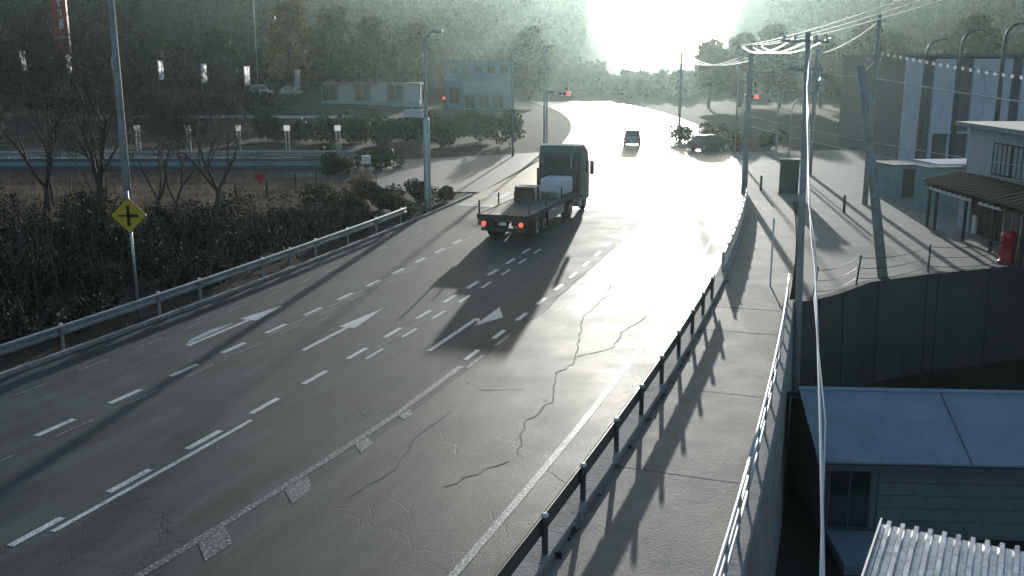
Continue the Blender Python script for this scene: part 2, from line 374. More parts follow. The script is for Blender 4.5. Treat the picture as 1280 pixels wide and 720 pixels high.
for s in frange(-25, 44, .6)[:-1]:
    sweep(mb, [(15.9, -.05), (15.9, .1), (15.93, .12), (16.06, .12), (16.08, .1), (16.08, -.05)], [s+.005, s+.3, s+.595])
structure(mb.build('roadside_kerb', M['conc']))
mb = MB(); mb.v = []; rows = 20; cols = 60
for i in range(rows+1):
    for j in range(cols+1):
        x = -70+62*j/cols; y = 52+27*i/rows + .02*x
        y = min(y, 66+max(0, -8-x)*1.2) if x > -16 else y
        mb.v.append((x, y, -.03+.08*math.sin(x*.7+y)*math.sin(y*.9-x*.3)+random.uniform(0, .06)))
for i in range(rows):
    for j in range(cols):
        a = i*(cols+1)+j; mb.f.append((a, a+1, a+cols+2, a+cols+1))
structure(mb.build('dry_field', M['field']))

# road markings, sheets 5 mm above the road
Z = .006
def mark(name, mbld, m): return mbld.build(name, m, road)
for k in range(-5, 24):
    s = -.28+2.45*k
    if s < 27: mark('lane_dash', strip(s, s+1.22, 11.58, 11.75, Z), M['white'])
    if s < 24: mark('lane_dash', strip(s+.1, s+1.35, 11.16, 11.26, Z), M['worn'])
    s = -4.72+2.5*k
    if -18 < s < 27: mark('lane_dash', strip(s, s+1.25, 7.78, 7.94, Z), M['white'])
    if 7.5 < s < 27: mark('lane_dash', strip(s+.2, s+1.35, 7.30, 7.41, Z), M['white'])
    s = 8.85+2.4*k
    if 8 < s < 36: mark('lane_dash', strip(s, s+1.1, 4.5, 4.66, Z), M['white'])
    if 6 < s-1 < 11: mark('lane_dash', strip(s-.7, s+.6, 4.18, 4.3, Z), M['worn'])
    s = 1.7+2.45*k
    if s < 30: mark('edge_dash', strip(s, s+1.25, 14.36, 14.48, Z), M['worn'])
mark('lane_line', strip(9.2, 29, 11.40, 11.50, Z), M['worn'])
mark('lane_line', strip(-4, 2.4, 7.52, 7.64, Z), M['white'])
mark('lane_line', strip(8.4, 13, 7.55, 7.61, Z), M['worn'])
mark('lane_line', strip(-18, -11, 7.52, 7.64, Z), M['worn'])
mb = MB(); q = frange(-9, 8.2, .8)
for s in q:
    d = 4.47+.5*max(0, (4-s)/9)**1.2; hw = .09
    mb.v += [P3(s, d-hw, Z), P3(s, d+hw, Z)]
mb.f = [(2*k, 2*k+2, 2*k+3, 2*k+1) for k in range(len(q)-1)]
mark('centre_line', mb, M['worn'])
mark('edge_line', strip(-14, 46, -.08, .08, Z), M['worn2'])
mark('edge_line', strip(80, 190, -.08, .08, Z), M['white'])
cl = lambda s_: 4.47+.5*max(0, (4-s_)/9)**1.2-.1
for poly in ([(-3.41, 4.82), (-2.69, 4.74), (-3.17, 4.2), (-3.95, 4.22)], [(-.86, 4.6), (-.06, 4.55), (-.61, 4.12), (-1.39, 4.08)], [(1.83, 4.5), (2.36, 4.42), (2.03, 4.1), (1.42, 4.08)], [(3.86, 4.4), (4.42, 4.3), (4.1, 4.1), (3.7, 4.12)], [(-6.2, 4.9), (-5.4, 4.85), (-5.9, 4.3), (-6.7, 4.3)]):
    mark('zebra_block', MB().sheet([P3(s, min(d, cl(s)), Z) for s, d in poly]), M['worn'])
def arrow(polys, m):
    mb = MB()
    for i, poly in enumerate(polys): mb.sheet([P3(s, d, Z+.001*i) for s, d in poly])
    mark('arrow_marking', mb, m)
arrow([[(8.14, 9.47), (11.0, 9.47), (11.0, 9.62), (8.14, 9.62)], [(11.0, 9.26), (13.85, 9.56), (11.0, 9.85)]], M['white'])
arrow([[(7.42, 13.05), (10.8, 13.05), (10.8, 13.2), (7.42, 13.2)], [(10.8, 12.82), (13.05, 13.1), (10.8, 13.5)]], M['white'])
mark('arrow_marking', MB().sheet([P3(s, d, Z+.003) for s, d in ((7.4, 13.22), (8.3, 13.28), (9.6, 13.3), (10.4, 13.36), (9.2, 13.58), (8.1, 13.48))]), M['bluewhite'])
arrow([[(9.31, 5.86), (13.5, 5.86), (13.5, 6.02), (9.31, 6.02)], [(13.5, 6.02), (13.5, 5.86), (13.0, 5.62), (12.75, 5.62)], [(12.5, 5.70), (13.9, 5.15), (15.2, 5.72)]], M['white'])
mark('stop_line', strip(39.4, 39.85, 4.7, 15.4, Z), M['white'])
for k in range(16): mark('crosswalk_bar', strip(43, 46.5, .4+k*.95, .85+k*.95, Z), M['white'])
mark('stop_line', strip(82, 82.45, .2, 7.2, Z), M['white'])
for k in range(18): mark('lane_dash', strip(88+6*k, 91+6*k, 7.5, 7.65, Z), M['white'])
# long cracks in the right-hand lane
for line in ([(1.2, -1.0), (2.6, .8), (4.4, 1.3), (6.1, 1.15), (8.3, 1.7), (9.8, 1.5), (12.2, 2.1), (15, 2.6), (18, 2.5), (21, 2.9)], [(6.1, 1.2), (6.8, 2.2), (6.4, 3.1), (7.0, 3.9)], [(9.6, 4.2), (14, 4.1), (19, 4.2), (25, 4.15), (31, 4.1), (38, 4.2)], [(10.2, 1.6), (11.4, .8), (13.2, .9), (16, .5)], [(-1, 3.2), (1.2, 3.0), (3, 3.4), (5, 3.2)], [(.4, 1.6), (2.4, .8)]):
    mb = MB(); pp = []
    for (s0, d0), (s1, d1) in zip(line[:-1], line[1:]):
        for t in np.linspace(0, 1, 8)[:-1]: pp.append((s0+(s1-s0)*t, d0+(d1-d0)*t + random.uniform(-.07, .07)))
    for s, d in pp:
        hw = random.uniform(.008, .028); mb.v += [P3(s, d-hw, .004), P3(s+hw, d+hw, .004)]
    mb.f = [(2*k, 2*k+2, 2*k+3, 2*k+1) for k in range(len(pp)-1)]
    mb.build('crack', M['joint'], road)

# ------------------------------------------------------------------ walls
def wall_sweep(name, prof, sr, label):
    c = P3((sr[0]+sr[-1])/2, -4.4, 0); o = empty(name, c, 0, label, 'retaining wall')
    return o, c
o, c = wall_sweep('retaining_wall', None, [-16, 19], 'long concrete retaining wall carrying the tubular fence beside the sidewalk')
sweep(MB(), [(lambda s: fenced(s)+.16, LOW-.2), (lambda s: fenced(s)+.16, .13), (lambda s: fenced(s)-.2, .13), (lambda s: fenced(s)-.24, .09), (lambda s: fenced(s)-.42, LOW-.2)], frange(-16, 19, 1.5), c).build('wall', M['conc'], o)
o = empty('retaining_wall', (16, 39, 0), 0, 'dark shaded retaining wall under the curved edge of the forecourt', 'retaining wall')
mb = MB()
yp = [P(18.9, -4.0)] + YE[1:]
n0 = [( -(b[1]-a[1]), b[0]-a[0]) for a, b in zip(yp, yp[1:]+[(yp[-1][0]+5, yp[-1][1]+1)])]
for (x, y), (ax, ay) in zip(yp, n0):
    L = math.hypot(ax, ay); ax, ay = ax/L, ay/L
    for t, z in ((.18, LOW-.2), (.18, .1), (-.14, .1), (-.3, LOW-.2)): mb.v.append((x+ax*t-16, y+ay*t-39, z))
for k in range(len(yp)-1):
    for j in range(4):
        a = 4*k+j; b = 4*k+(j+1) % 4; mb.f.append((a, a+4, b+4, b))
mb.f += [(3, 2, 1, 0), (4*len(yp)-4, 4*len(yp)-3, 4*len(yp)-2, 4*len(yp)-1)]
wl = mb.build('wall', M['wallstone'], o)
for (a, b), (a2, b2) in zip(yp[1:-1], yp[2:]):
    Ld = math.hypot(a2-a, b2-b); ux, uy = (a2-a)/Ld, (b2-b)/Ld
    for k in range(int(Ld//2.7)+1):
        t = k*2.7+.4
        xx, yy = a+ux*t+uy*.19-16, b+uy*t-ux*.19-39
        MB().tube([(xx+uy*.135, yy-ux*.135, LOW), (xx-uy*.01, yy+ux*.01, .06)], .02, 4).build('form_joint', M['joint'], wl)

# ------------------------------------------------------------------ guardrails and fences
def on_road(o, s, d, z=0): p = P(s, d); o.location = (p[0], p[1], z); o.rotation_euler.z = -head(s)
WB = [(.0, .0), (.05, .03), (.05, .10), (.0, .14), (.0, .18), (.05, .22), (.05, .29), (.0, .32), (-.015, .32), (-.015, .0)]
def guardrail(name, d, s0, s1, posts, z0, hpost, side, label, mbeam, mpost, pr=.057):
    c = P3((s0+s1)/2, d, 0); o = empty(name, c, 0, label, 'guardrail')
    sweep(MB(), [(d+side*(q[0]+.075), z0+q[1]) for q in WB], frange(s0, s1, 1.5), c).build('beam', mbeam, o)
    pm = MB().lathe([(pr, -.15), (pr, hpost-.03)], 12).build('post', mpost, o)
    cm = MB().lathe([(pr+.006, hpost-.03), (pr+.006, hpost+.01), (pr*.6, hpost+.035)], 12).build('cap', M['cap'], pm)
    br = MB().box(-.02, .02, -.03, .03, z0+.08, z0+.26).build('bracket', mpost, pm)
    MB().box(-side*.134-.006, -side*.134+.006, -.17, .17, z0+.03, z0+.29).build('splice_plate', mbeam, pm)
    for i, s in enumerate(posts):
        p = pm if i == 0 else copy_tree(pm, o)
        q = P(s, d); p.location = (q[0]-c[0], q[1]-c[1], 0); p.rotation_euler = (random.gauss(0, .012), random.gauss(0, .012), -head(s))
    return o
guardrail('guardrail', -1.3, -14, 19.6, [-12, -9.4, -6.9, -4.4, -1.85, .45, 3.09, 5.55, 8.1, 10.75, 13.3, 15.8, 18.3], .50, .90, 1, 'dark guardrail with pale post caps between sunlit road and sidewalk', M['brownsteel'], M['brownsteel'])
guardrail('guardrail', 16.25, -22, 32.2, [-20, -16, -12, -8, -4, -.5, 2.9, 5.6, 10.2, 12.6, 16.9, 19.2, 21.5, 24.8, 28.2, 31.6], .52, .84, -1, 'long steel guardrail beside the dark thicket on the road shoulder', M['galv'], M['galv'])
# rail end plate
c = P3(19.9, -1.22, .66)
# baluster fence along the far sidewalk
o = empty('baluster_fence', P3(34, -1.2, 0), 0, 'bright fence of close vertical balusters before the intersection', 'fence'); c = P3(34, -1.2, 0)
for z in (.16, .84): sweep(MB(), [(-1.17, z), (-1.17, z+.06), (-1.23, z+.06), (-1.23, z)], frange(23.2, 45, 1.5), c).build('rail', M['galv'], o)
bal = None
for i, s in enumerate(frange(23.3, 44.9, .3)):
    if i == 0: bal = MB().box(-.03, .03, -.02, .02, .2, .85).build('baluster', M['galv'], o); b = bal
    else: b = bal.copy(); COL.objects.link(b)
    q = P(s, -1.2); b.location = (q[0]-c[0], q[1]-c[1], 0); b.rotation_euler.z = -head(s)
pst = None
for i, s in enumerate(frange(23.2, 45, 2.42)):
    if i == 0: pst = MB().box(-.05, .05, -.05, .05, 0, .95).build('post', M['galv'], o); b = pst
    else: b = pst.copy(); COL.objects.link(b)
    q = P(s, -1.2); b.location = (q[0]-c[0], q[1]-c[1], 0); b.rotation_euler.z = -head(s)
# tubular fence on the wall
c = P3(2, -4.4, 0); o = empty('tube_fence', c, 0, 'silver tubular fence with three sunlit rails on the wall above the houses', 'fence')
def fd(s): return fenced(s)-.02
for (a, b) in ((-15, 1.2), (1.5, 18.6)):
    for z in (.48, .80, 1.12):
        MB().tube([tuple(np.array(P3(s, fd(s), z))-np.array(c)) for s in frange(a, b, 1.5)], .03 if z < 1.1 else .036, 8).build('rail', M['alu'], o, smooth=True)
pm = None
for i, s in enumerate([-14, -12, -10, -8, -6, -4, -2, -.2, 1.35, 3.3, 5.3, 7.3, 9.3, 11.3, 13.3, 15.3, 17, 18.5]):
    if i == 0: pm = MB().box(-.025, .025, -.035, .035, .12, 1.12).build('post', M['galv'], o); b = pm
    else: b = pm.copy(); COL.objects.link(b)
    q = P(s, fd(s)); b.location = (q[0]-c[0], q[1]-c[1], 0); b.rotation_euler.z = -head(s)
# cable fence at the forecourt edge
o = empty('cable_fence', (14, 38.2, 0), 0, 'thin post and cable fence along the curved forecourt edge', 'fence')
fp = [(10.9, 35.25), (13.2, 37.45), (16.9, 39.75), (21.4, 41.5), (26.5, 43.1)]
for i, (x, y) in enumerate(fp):
    MB().tube([(x-14, y-38.2, 0), (x-14+(.12 if i < 2 else 0), y-38.2, 1.25)], .035, 8).build('post', M['dsteel'], o)
for z in (.35, .75, 1.15):
    pts = []
    for (a, b), (a2, b2) in zip(fp[:-1], fp[1:]):
        for t in np.linspace(0, 1, 7): pts.append((a+(a2-a)*t-14, b+(b2-b)*t-38.2, z-.18*4*t*(1-t)))
    MB().tube(pts, .013, 5).build('cable', M['dsteel'], o)

# ------------------------------------------------------------------ crossroads sign
o = empty('crossroads_sign', (-12.28, 31.93, 0), 0, 'yellow diamond crossroads warning sign on a pale steel post', 'road sign')
MB().tube([(0, 0, -.3), (-.06, 0, 4.4)], .045, 10).build('post', M['galv'], o, smooth=True)
def diamond(mb, c, r, y0, y1, cr=.08):
    pts = []
    for k in range(4):
        a = math.pi/2*k+math.pi/2
        for t in (-1, 0, 1):
            pts.append((c[0]+r*math.cos(a)*(1-cr*(1-.45*(t == 0)) ) - math.sin(a)*cr*r*t, c[1]+r*math.sin(a)*(1-cr*(1-.45*(t == 0))) + math.cos(a)*cr*r*t))
    i = len(mb.v); n = len(pts)
    mb.v += [(x, y0, z) for x, z in pts]+[(x, y1, z) for x, z in pts]
    mb.f += [tuple(range(i, i+n)), tuple(range(i+2*n-1, i+n-1, -1))]+[(i+(k+1) % n, i+k, i+n+k, i+n+(k+1) % n) for k in range(n)]
    return mb
ZC = 3.62
diamond(MB(), (-.05, ZC), .60, -.075, -.055).build('sign_border', M['black'], o)
pl = diamond(MB(), (-.05, ZC), .565, -.079, -.0755).build('sign_plate', M['yellow'], o)
mb = MB().box(-.05-.055, -.05+.055, -.084, -.0795, ZC-.33, ZC+.33).box(-.05+.057, -.05+.33, -.084, -.0795, ZC-.055, ZC+.05).box(-.05-.33, -.05-.057, -.084, -.0795, ZC-.03, ZC+.025)
mb.build('cross_symbol', M['black'], pl)
MB().box(-.2, .12, -.055, .05, ZC+.15, ZC+.2).box(-.2, .12, -.055, .05, ZC-.2, ZC-.15).build('bracket', M['galv'], o)

# ------------------------------------------------------------------ poles and lamps
def upole(loc, h, r0, r1, label, lean=(0, 0), arms=(), box=None):
    o = empty('utility_pole', loc, 0, label, 'utility pole')
    MB().tube([(0, 0, -.4), (lean[0]*.5, lean[1]*.5, h*.5), (lean[0], lean[1], h)], [r0, (r0+r1)/2, r1], 14).build('pole', M['pole'], o, smooth=True)
    for z, w, rz in arms:
        q = Matrix.Translation((lean[0]*z/h, lean[1]*z/h, z)) @ Matrix.Rotation(rz, 4, 'Z')
        a = MB().box(-w, w, r1+.01, r1+.09, -.04, .04, q).build('crossarm', M['galv'], o)
        for t in (-.9, -.45, .45, .9):
            p = q @ Vector((t*w, r1+.05, .04))
            MB().lathe([(.03, 0), (.06, .05), (.035, .08), (.06, .12), (.03, .18)], 8).build('insulator', M['whitep'], a).location = p
    return o
upole((-16.87, 43.7, -.3), 12.6, .19, .12, 'tall dark utility pole rising behind the crossroads sign')
upole((10.13, 33.9, LOW), 13.4, .145, .085, 'utility pole standing where the tubular fence ends', lean=(-.4, 0), arms=[(13.1, .9, .3), (12.2, .7, .3)])
upole((15.14, 65, 0), 9.5, .2, .13, 'utility pole at the far end of the baluster fence', arms=[(9.2, .9, .2), (8.5, .8, .2)])
upole((21.3, 60, 0), 11.2, .17, .12, 'slim utility pole beyond the forecourt left of the porch house', arms=[(10.7, .8, .5), (8.4, .6, .5)])
upole((14.84, 38.9, 0), 8.3, .2, .15, 'bare pole leaning left over the forecourt fence', lean=(-1.45, .5))
o = upole((22.6, 76, 0), 9.3, .17, .12, 'distant utility pole carrying transformer cans', arms=[(8.9, .9, .2), (7.6, .8, .2)])
for x in (-.42, .42):
    MB().lathe([(.22, 6.1), (.26, 6.15), (.26, 7.0), (.2, 7.08), (.06, 7.25)], 14, (x, -.1)).build('transformer', M['galv'], o)
upole((27, 30, LOW), 13, .19, .13, 'utility pole among the low houses out at the right', arms=[(12.2, .8, 1.2)])
upole((8.8, -4, LOW), 16.5, .2, .13, 'utility pole behind the camera beside the shed', arms=[(16.1, .8, 0)])
upole((19.5, 118, 0), 9.5, .17, .12, 'far utility pole at the bend of the road', arms=[(9.1, .8, 0)])

def lamp(loc, h, label, reach=.9, rl=.12, thick=None, rz=0, group='street lamps', m='galv'):
    o = empty('street_lamp', loc, rz, label, 'street lamp', group)
    pts = [(0, 0, -.2), (0, 0, h*.5), (0, 0, h-1.2)]
    rs = [rl, rl*.8, rl*.6]
    for k in range(1, 7):
        t = k/6*math.pi/2*.93; pts.append((reach*(1-math.cos(t)), 0, h-1.2+1.15*math.sin(t))); rs.append(rl*.55)
    MB().tube(pts, rs, 10).build('pole', M[m], o, smooth=True)
    x = reach*(1-math.cos(math.pi/2*.93))
    hd = MB().box(x-.08, x+.55, -.13, .13, h-.13, h+.03).build('lamp_head', M[m], o, bevel=.03)
    MB().box(x+.05, x+.5, -.1, .1, h-.165, h-.133).build('lens', M['lens'], hd)
    if thick: MB().lathe([(.24, -.2), (.2, .3), (.19, thick), (.13, thick+.15)], 14).build('base_sleeve', M[m], o, smooth=True)
    return o
L1 = lamp((-4.82, 56.9, 0), 10.1, 'street lamp with a thick lower pole at the corner of the side road', .5, thick=5.2)
lamp((.07, 91.2, 0), 9.6, 'street lamp beyond the side road left of the truck cab', .4, rl=.1)
lamp((3.03, 95.3, 0), 9.8, 'street lamp nearest to the truck cab beyond the intersection', .4, rl=.1)
lamp((32.3, 80, 0), 10.1, 'hooked lamp before the factory, leftmost of the three', 1.0, rl=.2, m='dsteel', group='hooked lamps before the factory')
lamp((35.0, 80, 0), 10.8, 'hooked lamp before the factory, middle one of the three', 1.1, rl=.22, m='dsteel', group='hooked lamps before the factory')
lamp((38.3, 80, 0), 11.3, 'hooked lamp before the factory, rightmost of the three', 1.0, rl=.22, m='dsteel', group='hooked lamps before the factory')
lamp((-49.3, 198, 1.7), 18.5, 'very tall thin lamp pole above the parked cars', .8, rl=.1)
lamp((22.6, 82, 0), 5.4, 'small lamp post at the back of the forecourt', .5, rl=.07)
lamp((20.5, 92.5, 0), 9.0, 'street lamp at the right edge of the road beyond the crossing', -.6, rl=.1)

# horizontal traffic signals seen from behind and from the front
def signal(loc, z, side, rz, label, front, armlen=2.0, post=True):
    o = empty('traffic_signal', loc, rz, label, 'traffic signal', 'traffic signals at the intersection')
    if post: MB().lathe([(.1, -.1), (.09, z+.4)], 12).build('post', M['galv'], o)
    MB().tube([(0, 0, z+.15), (side*armlen, 0, z+.25)], .04, 8).build('arm', M['galv'], o)
    x = side*(armlen-.3)
    h = MB().box(x-.62, x+.62, -.12, .06, z-.22, z+.22).build('housing', M['whitep'], o, bevel=.03)
    for k in (-1, 0, 1):
        y = -.13 if front else .07
        cc = Matrix.Translation((x+k*.39, y, z))
        mb = MB(); pts = [tuple(cc @ Vector((.15*math.cos(2*math.pi*j/16), 0, .15*math.sin(2*math.pi*j/16)))) for j in range(16)]
        mb.sheet(pts if front else pts[::-1]); mb.build('lens', M['redlamp'] if (k == 1 and front) else M['black'], h)
        hood = MB(); ang = [math.pi*j/10 for j in range(11)]; yy = (-.28, -.12) if front else (.06, .22)
        for yv in yy: hood.v += [(x+k*.39+.17*math.cos(t), yv, z+.17*math.sin(t)) for t in ang]
        hood.f = [(j, j+1, j+12, j+11) for j in range(10)]; hood.build('visor', M['dsteel'], h)
    return o
signal((-4.82, 56.9, 0), 5.55, -1, -.5, 'traffic signal held by the corner street lamp', False, 1.1, post=False)
signal((3.3, 96.5, 0), 5.4, 1, -.2, 'traffic signal beyond the crossing in front of the truck cab', True, 2.0)
signal((23.1, 88, 0), 5.4, -1, -.2, 'traffic signal over the right roadside beyond the crossing', True, 2.6)
o = empty('pedestrian_signal', (-10.2, 150, .1), 0, 'small red pedestrian signal far down the side road', 'traffic signal')
MB().lathe([(.07, -.3), (.06, 3.2)], 10).build('post', M['dsteel'], o)
hb = MB().box(-.02, .4, -.15, .1, 2.4, 3.15).build('housing', M['dsteel'], o, bevel=.02)
MB().box(.05, .33, -.16, -.152, 2.8, 3.08).build('lens', M['redlamp'], hb)

# ------------------------------------------------------------------ flatbed truck waiting in the middle lane
def wheel(parent, x, y, r, wd, m='wheel'):
    t = MB(); xo = x; 
    t.disc((y, r), r, xo-wd/2, xo+wd/2, 20)
    a = t.build('wheel', M['rubber'], parent, bevel=.03)
    sx = 1 if x > 0 else -1
    rm = MB().disc((y, r), r*.58, xo+sx*(wd/2-.02), xo+sx*(wd/2+.015), 16).build('rim', M['rim'], a)
    MB().disc((y, r), r*.2, xo+sx*(wd/2+.016), xo+sx*(wd/2+.07), 10).build('hub', M['dsteel'], a)
p = P(27.9, 9.55)
T = empty('flatbed_truck', p+(0,), -head(30)-R(1.5), 'dark flatbed semi-trailer truck with two lit red tail lights waiting in lane', 'truck')
MB().box(-1.24, 1.24, 0, 10.2, 1.18, 1.26).build('deck', M['deck'], T)
mb = MB()
for k in range(24): mb.box(-1.2, 1.2, .05+k*.42, .05+k*.42+.39, 1.262, 1.285)
for k in range(1): pass
first = None
for k in range(17):
    if first is None: first = MB().box(-1.2, 1.2, .06, .62, 1.262, 1.29).build('plank', M['deck'], T); b = first
    else: b = first.copy(); COL.objects.link(b)
    b.location.y = k*.595
for x in (-1.28, 1.28): MB().box(x-.035, x+.035, 0, 10.2, 1.06, 1.32).build('side_rail', M['chassis'], T, bevel=.01)
for x in (-.45, .45): MB().box(x-.07, x+.07, .15, 9.9, .75, 1.175).build('chassis_beam', M['chassis'], T)
MB().box(-1.25, 1.25, -.03, .0, .98, 1.3).box(-1.1, 1.1, -.0, .1, .5, .66).box(-.6, -.5, .02, .1, .67, .97).box(.5, .6, .02, .1, .67, .97).build('rear_bumper', M['chassis'], T)
for x in (-.93, .93):
    MB().box(x-.3, x+.3, -.075, -.032, .78, .97).build('light_board', M['chassis'], T)
    MB().disc((0, 0), .1, -.02, .02, 14).build('tail_light', M['tail'], T).matrix_local = Matrix.Translation((x, -.1, .875)) @ Matrix.Rotation(math.pi/2, 4, 'Z')
MB().box(-.18, .18, -.06, -.033, .8, .95).build('number_plate', M['whitep'], T)
for x in (-1.0, 1.0):
    for y in (1.7, 3.0): wheel(T, x, y, .5, .46)
    MB().box(x-.25, x+.25, .95, 1.0, .35, .95).build('mudguard', M['rubber'], T)
    for y in (8.3, ): wheel(T, x, y, .5, .46)
    wheel(T, x*1.05, 11.9, .5, .3)
    MB().box(x*1.15-.02, x*1.15+.02, 4.0, 7.2, .5, .95).build('side_guard', M['galv'], T)
for x in (-1.26, 1.26):
    for y in (.2, 3.2, 6.2):
        MB().box(x-.03, x+.03, y-.04, y+.04, 1.325, 1.95).build('stake', M['chassis'], T)
MB().box(-1.22, 1.22, 10.1, 10.2, 1.3, 2.5).build('headboard', M['chassis'], T)
# tractor cab
mb = MB()
prof = [(10.55, .95), (10.55, 3.25), (10.8, 3.72), (11.3, 3.8), (12.3, 3.4), (12.75, 2.5), (12.82, 1.5), (12.82, .55), (11.2, .55), (11.1, .95)]
i = 0; n = len(prof)
mb.v = [(-1.24, y, z) for y, z in prof]+[(1.24, y, z) for y, z in prof]
mb.f = [tuple(range(n)), tuple(range(2*n-1, n-1, -1))]+[(k, n+k, n+(k+1) % n, (k+1) % n) for k in range(n)]
cab = mb.build('cab', M['cabp'], T, bevel=.05)
for x in (-1.255, 1.255):
    s = 1 if x > 0 else -1
    MB().box(min(x, x+s*.012), max(x, x+s*.012), 11.75, 12.5, 2.1, 2.8).build('side_window', M['glass'], cab)
    MB().box(min(x, x+s*.02), max(x, x+s*.02), 11.65, 12.6, .75, 2.08).build('door', M['cabp'], cab, bevel=.01)
    MB().box(x+s*.05, x+s*.28, 12.6, 12.7, 1.95, 2.75).box(x, x+s*.1, 12.64, 12.67, 2.3, 2.34).build('mirror', M['chassis'], cab)
    MB().box(x-s*.35-.15, x-s*.35+.15, 12.83, 12.86, .75, .95).build('headlight', M['headl'], cab)
MB().box(-.9, .9, 10.53, 10.549, 2.3, 3.1).build('rear_window', M['glass'], cab)
MB().box(-.35, .35, 10.5, 10.548, 1.2, 1.75).build('rear_panel', M['chassis'], cab)
MB().box(-1.15, 1.15, 12.83, 12.85, 1.75, 2.45).build('windscreen', M['glass'], cab)
MB().box(-.95, -.85, 10.4, 10.49, 1.75, 1.83).build('marker_light', M['tail'], cab)
MB().box(-1.1, 1.1, 7.6, 11.0, .7, .93).build('tractor_frame', M['chassis'], T)
for x in (-1.0, 1.0):
    MB().box(x-.24, x+.24, 3.62, 3.65, .3, 1.0).build('mudflap', M['rubber'], T)
for k in range(8): MB().box(-1.22, 1.22, .6+k*1.2, .68+k*1.2, .98, 1.15).build('cross_member', M['chassis'], T)
for x in (-.32, .32): MB().box(x-.1, x+.1, -.062, -.034, .99, 1.05).build('reflector', M['red'], T)
MB().box(-.28, .28, 10.2, 10.45, 1.0, 1.6).box(.7, .78, 10.3, 10.38, 1.5, 3.3).build('exhaust_stack', M['galv'], T)
MB().disc((9.6, .72), .28, 1.0, 1.5, 16).build('fuel_tank', M['galv'], T)
def onto(o, x, y, z):
    o.matrix_world = Matrix.Translation(p+(0,)) @ Matrix.Rotation(T.rotation_euler.z, 4, 'Z') @ Matrix.Translation((x, y, z)); return o
b = MB().box(-.55, .55, -.7, .7, 0, .55).box(-.5, .5, -.62, .62, .552, .75).build('cargo_bundle', M['brown'], None, bevel=.05)
tag(onto(b, -.35, 5.3, 1.295), 'rust brown cargo bundle in the middle of the truck bed', 'cargo')
mb = MB().box(-.75, .75, -.8, .8, 0, .9); b = mb.build('tarped_load', M['tarp'], None, bevel=.15)
tag(onto(b, .35, 8.6, 1.295), 'white tarp covered load against the truck headboard', 'cargo')
for y_ in (4.9, 5.7):
    st_ = MB().box(-.585, .585, y_-5.3-.03, y_-5.3+.03, .02, .77); st_.box(.586, .61, y_-5.3-.03, y_-5.3+.03, .0, .77).build('strap', M['carw'], bpy.data.objects['cargo_bundle'])
b = MB().box(-.5, .5, -.25, .25, 0, .35).build('tool_box', M['cars'], None, bevel=.03)
tag(onto(b, .55, 6.7, 1.295), 'small bright metal box on the right of the truck bed', 'cargo')

# ------------------------------------------------------------------ cars
def car(loc, rz, paintm, label, group=None, L=4.3, H=1.5, boxy=False):
    o = empty('car', loc, rz, label, 'car', group)
    hw = .84
    low = [(-L/2, .35), (-L/2, .85), (-L/2+.15, .95), (L/2-1.2, .92), (L/2-.15, .75), (L/2, .6), (L/2, .32), (L/2-.3, .22), (-L/2+.3, .22)]
    if boxy: top = [(-L/2+.1, .95), (-L/2+.25, H), (L/2-1.7, H), (L/2-.8, .93)]
    else: top = [(-L/2+.3, .94), (-L/2+.95, H-.03), (-L/2+1.3, H), (.35, H), (L/2-1.2, .93)]
    def ext(prof, w0, w1=None):
        mb = MB(); n = len(prof); w1 = w1 or [w0]*n
        mb.v = [(-w, y, z) for (y, z), w in zip(prof, w1)]+[(w, y, z) for (y, z), w in zip(prof, w1)]
        mb.f = [tuple(range(n)), tuple(range(2*n-1, n-1, -1))]+[(k, n+k, n+(k+1) % n, (k+1) % n) for k in range(n)]
        return mb
    ext(low[::-1], hw).build('body', paintm, o, bevel=.06)
    ext(top[::-1], hw, [hw-.03 if z < 1 else hw-.17 for y, z in top[::-1]]).build('cabin', paintm, o, bevel=.04)
    (y0, z0), (y1, z1) = top[-2], top[-1]
    # windscreen, rear and side windows as panes just proud of the cabin
    def pane(pts, name): MB().sheet(pts).build(name, M['glass'], o)
    def lerp(a, b, t): return a+(b-a)*t
    q = [(lerp(y1, y0, t), lerp(z1, z0, t)) for t in (.08, .9)]
    pane([(-.68, q[0][0]+.03, q[0][1]+.02), (.68, q[0][0]+.03, q[0][1]+.02), (.58, q[1][0]+.03, q[1][1]+.02), (-.58, q[1][0]+.03, q[1][1]+.02)], 'windscreen')
    (yb0, zb0), (yb1, zb1) = top[0], top[1]
    q = [(lerp(yb0, yb1, t), lerp(zb0, zb1, t)) for t in (.1, .9)]
    pane([(.68, q[0][0]-.03, q[0][1]+.02), (-.68, q[0][0]-.03, q[0][1]+.02), (-.58, q[1][0]-.03, q[1][1]+.02), (.58, q[1][0]-.03, q[1][1]+.02)], 'rear_window')
    ym = (top[1][0]+y0)/2
    for sx in (-1, 1):
        for a, b in ((top[1][0]+.12, ym-.05), (ym+.05, y0+.15)):
            pts = [(sx*(hw-.025), a-.1*(a < ym), 1.0), (sx*(hw-.025), b+.2*(b > ym), 1.0), (sx*(hw-.135), b, H-.12), (sx*(hw-.135), a, H-.12)]
            pane(pts if sx > 0 else pts[::-1], 'side_window')
        for y in (-L/2+.8, L/2-.8): wheel(o, sx*(hw-.1), y, .31, .2)
        MB().box(sx*.62-.16, sx*.62+.16, L/2-.06, L/2+.02, .55, .72).build('headlight', M['headl'], o, bevel=.02)
        MB().box(sx*.66-.13, sx*.66+.13, -L/2-.02, -L/2+.06, .62, .85).build('tail_light', M['red'], o, bevel=.02)
        MB().box(sx*(hw+.1)-.09, sx*(hw+.1)+.09, y0+.5, y0+.62, .98, 1.12).build('mirror', paintm, o, bevel=.02)
    return o
q = P(87, 8.6); car(q+(0,), -head(87), M['cars'], 'small car driving away on the glaring road far ahead', boxy=True, H=1.6)
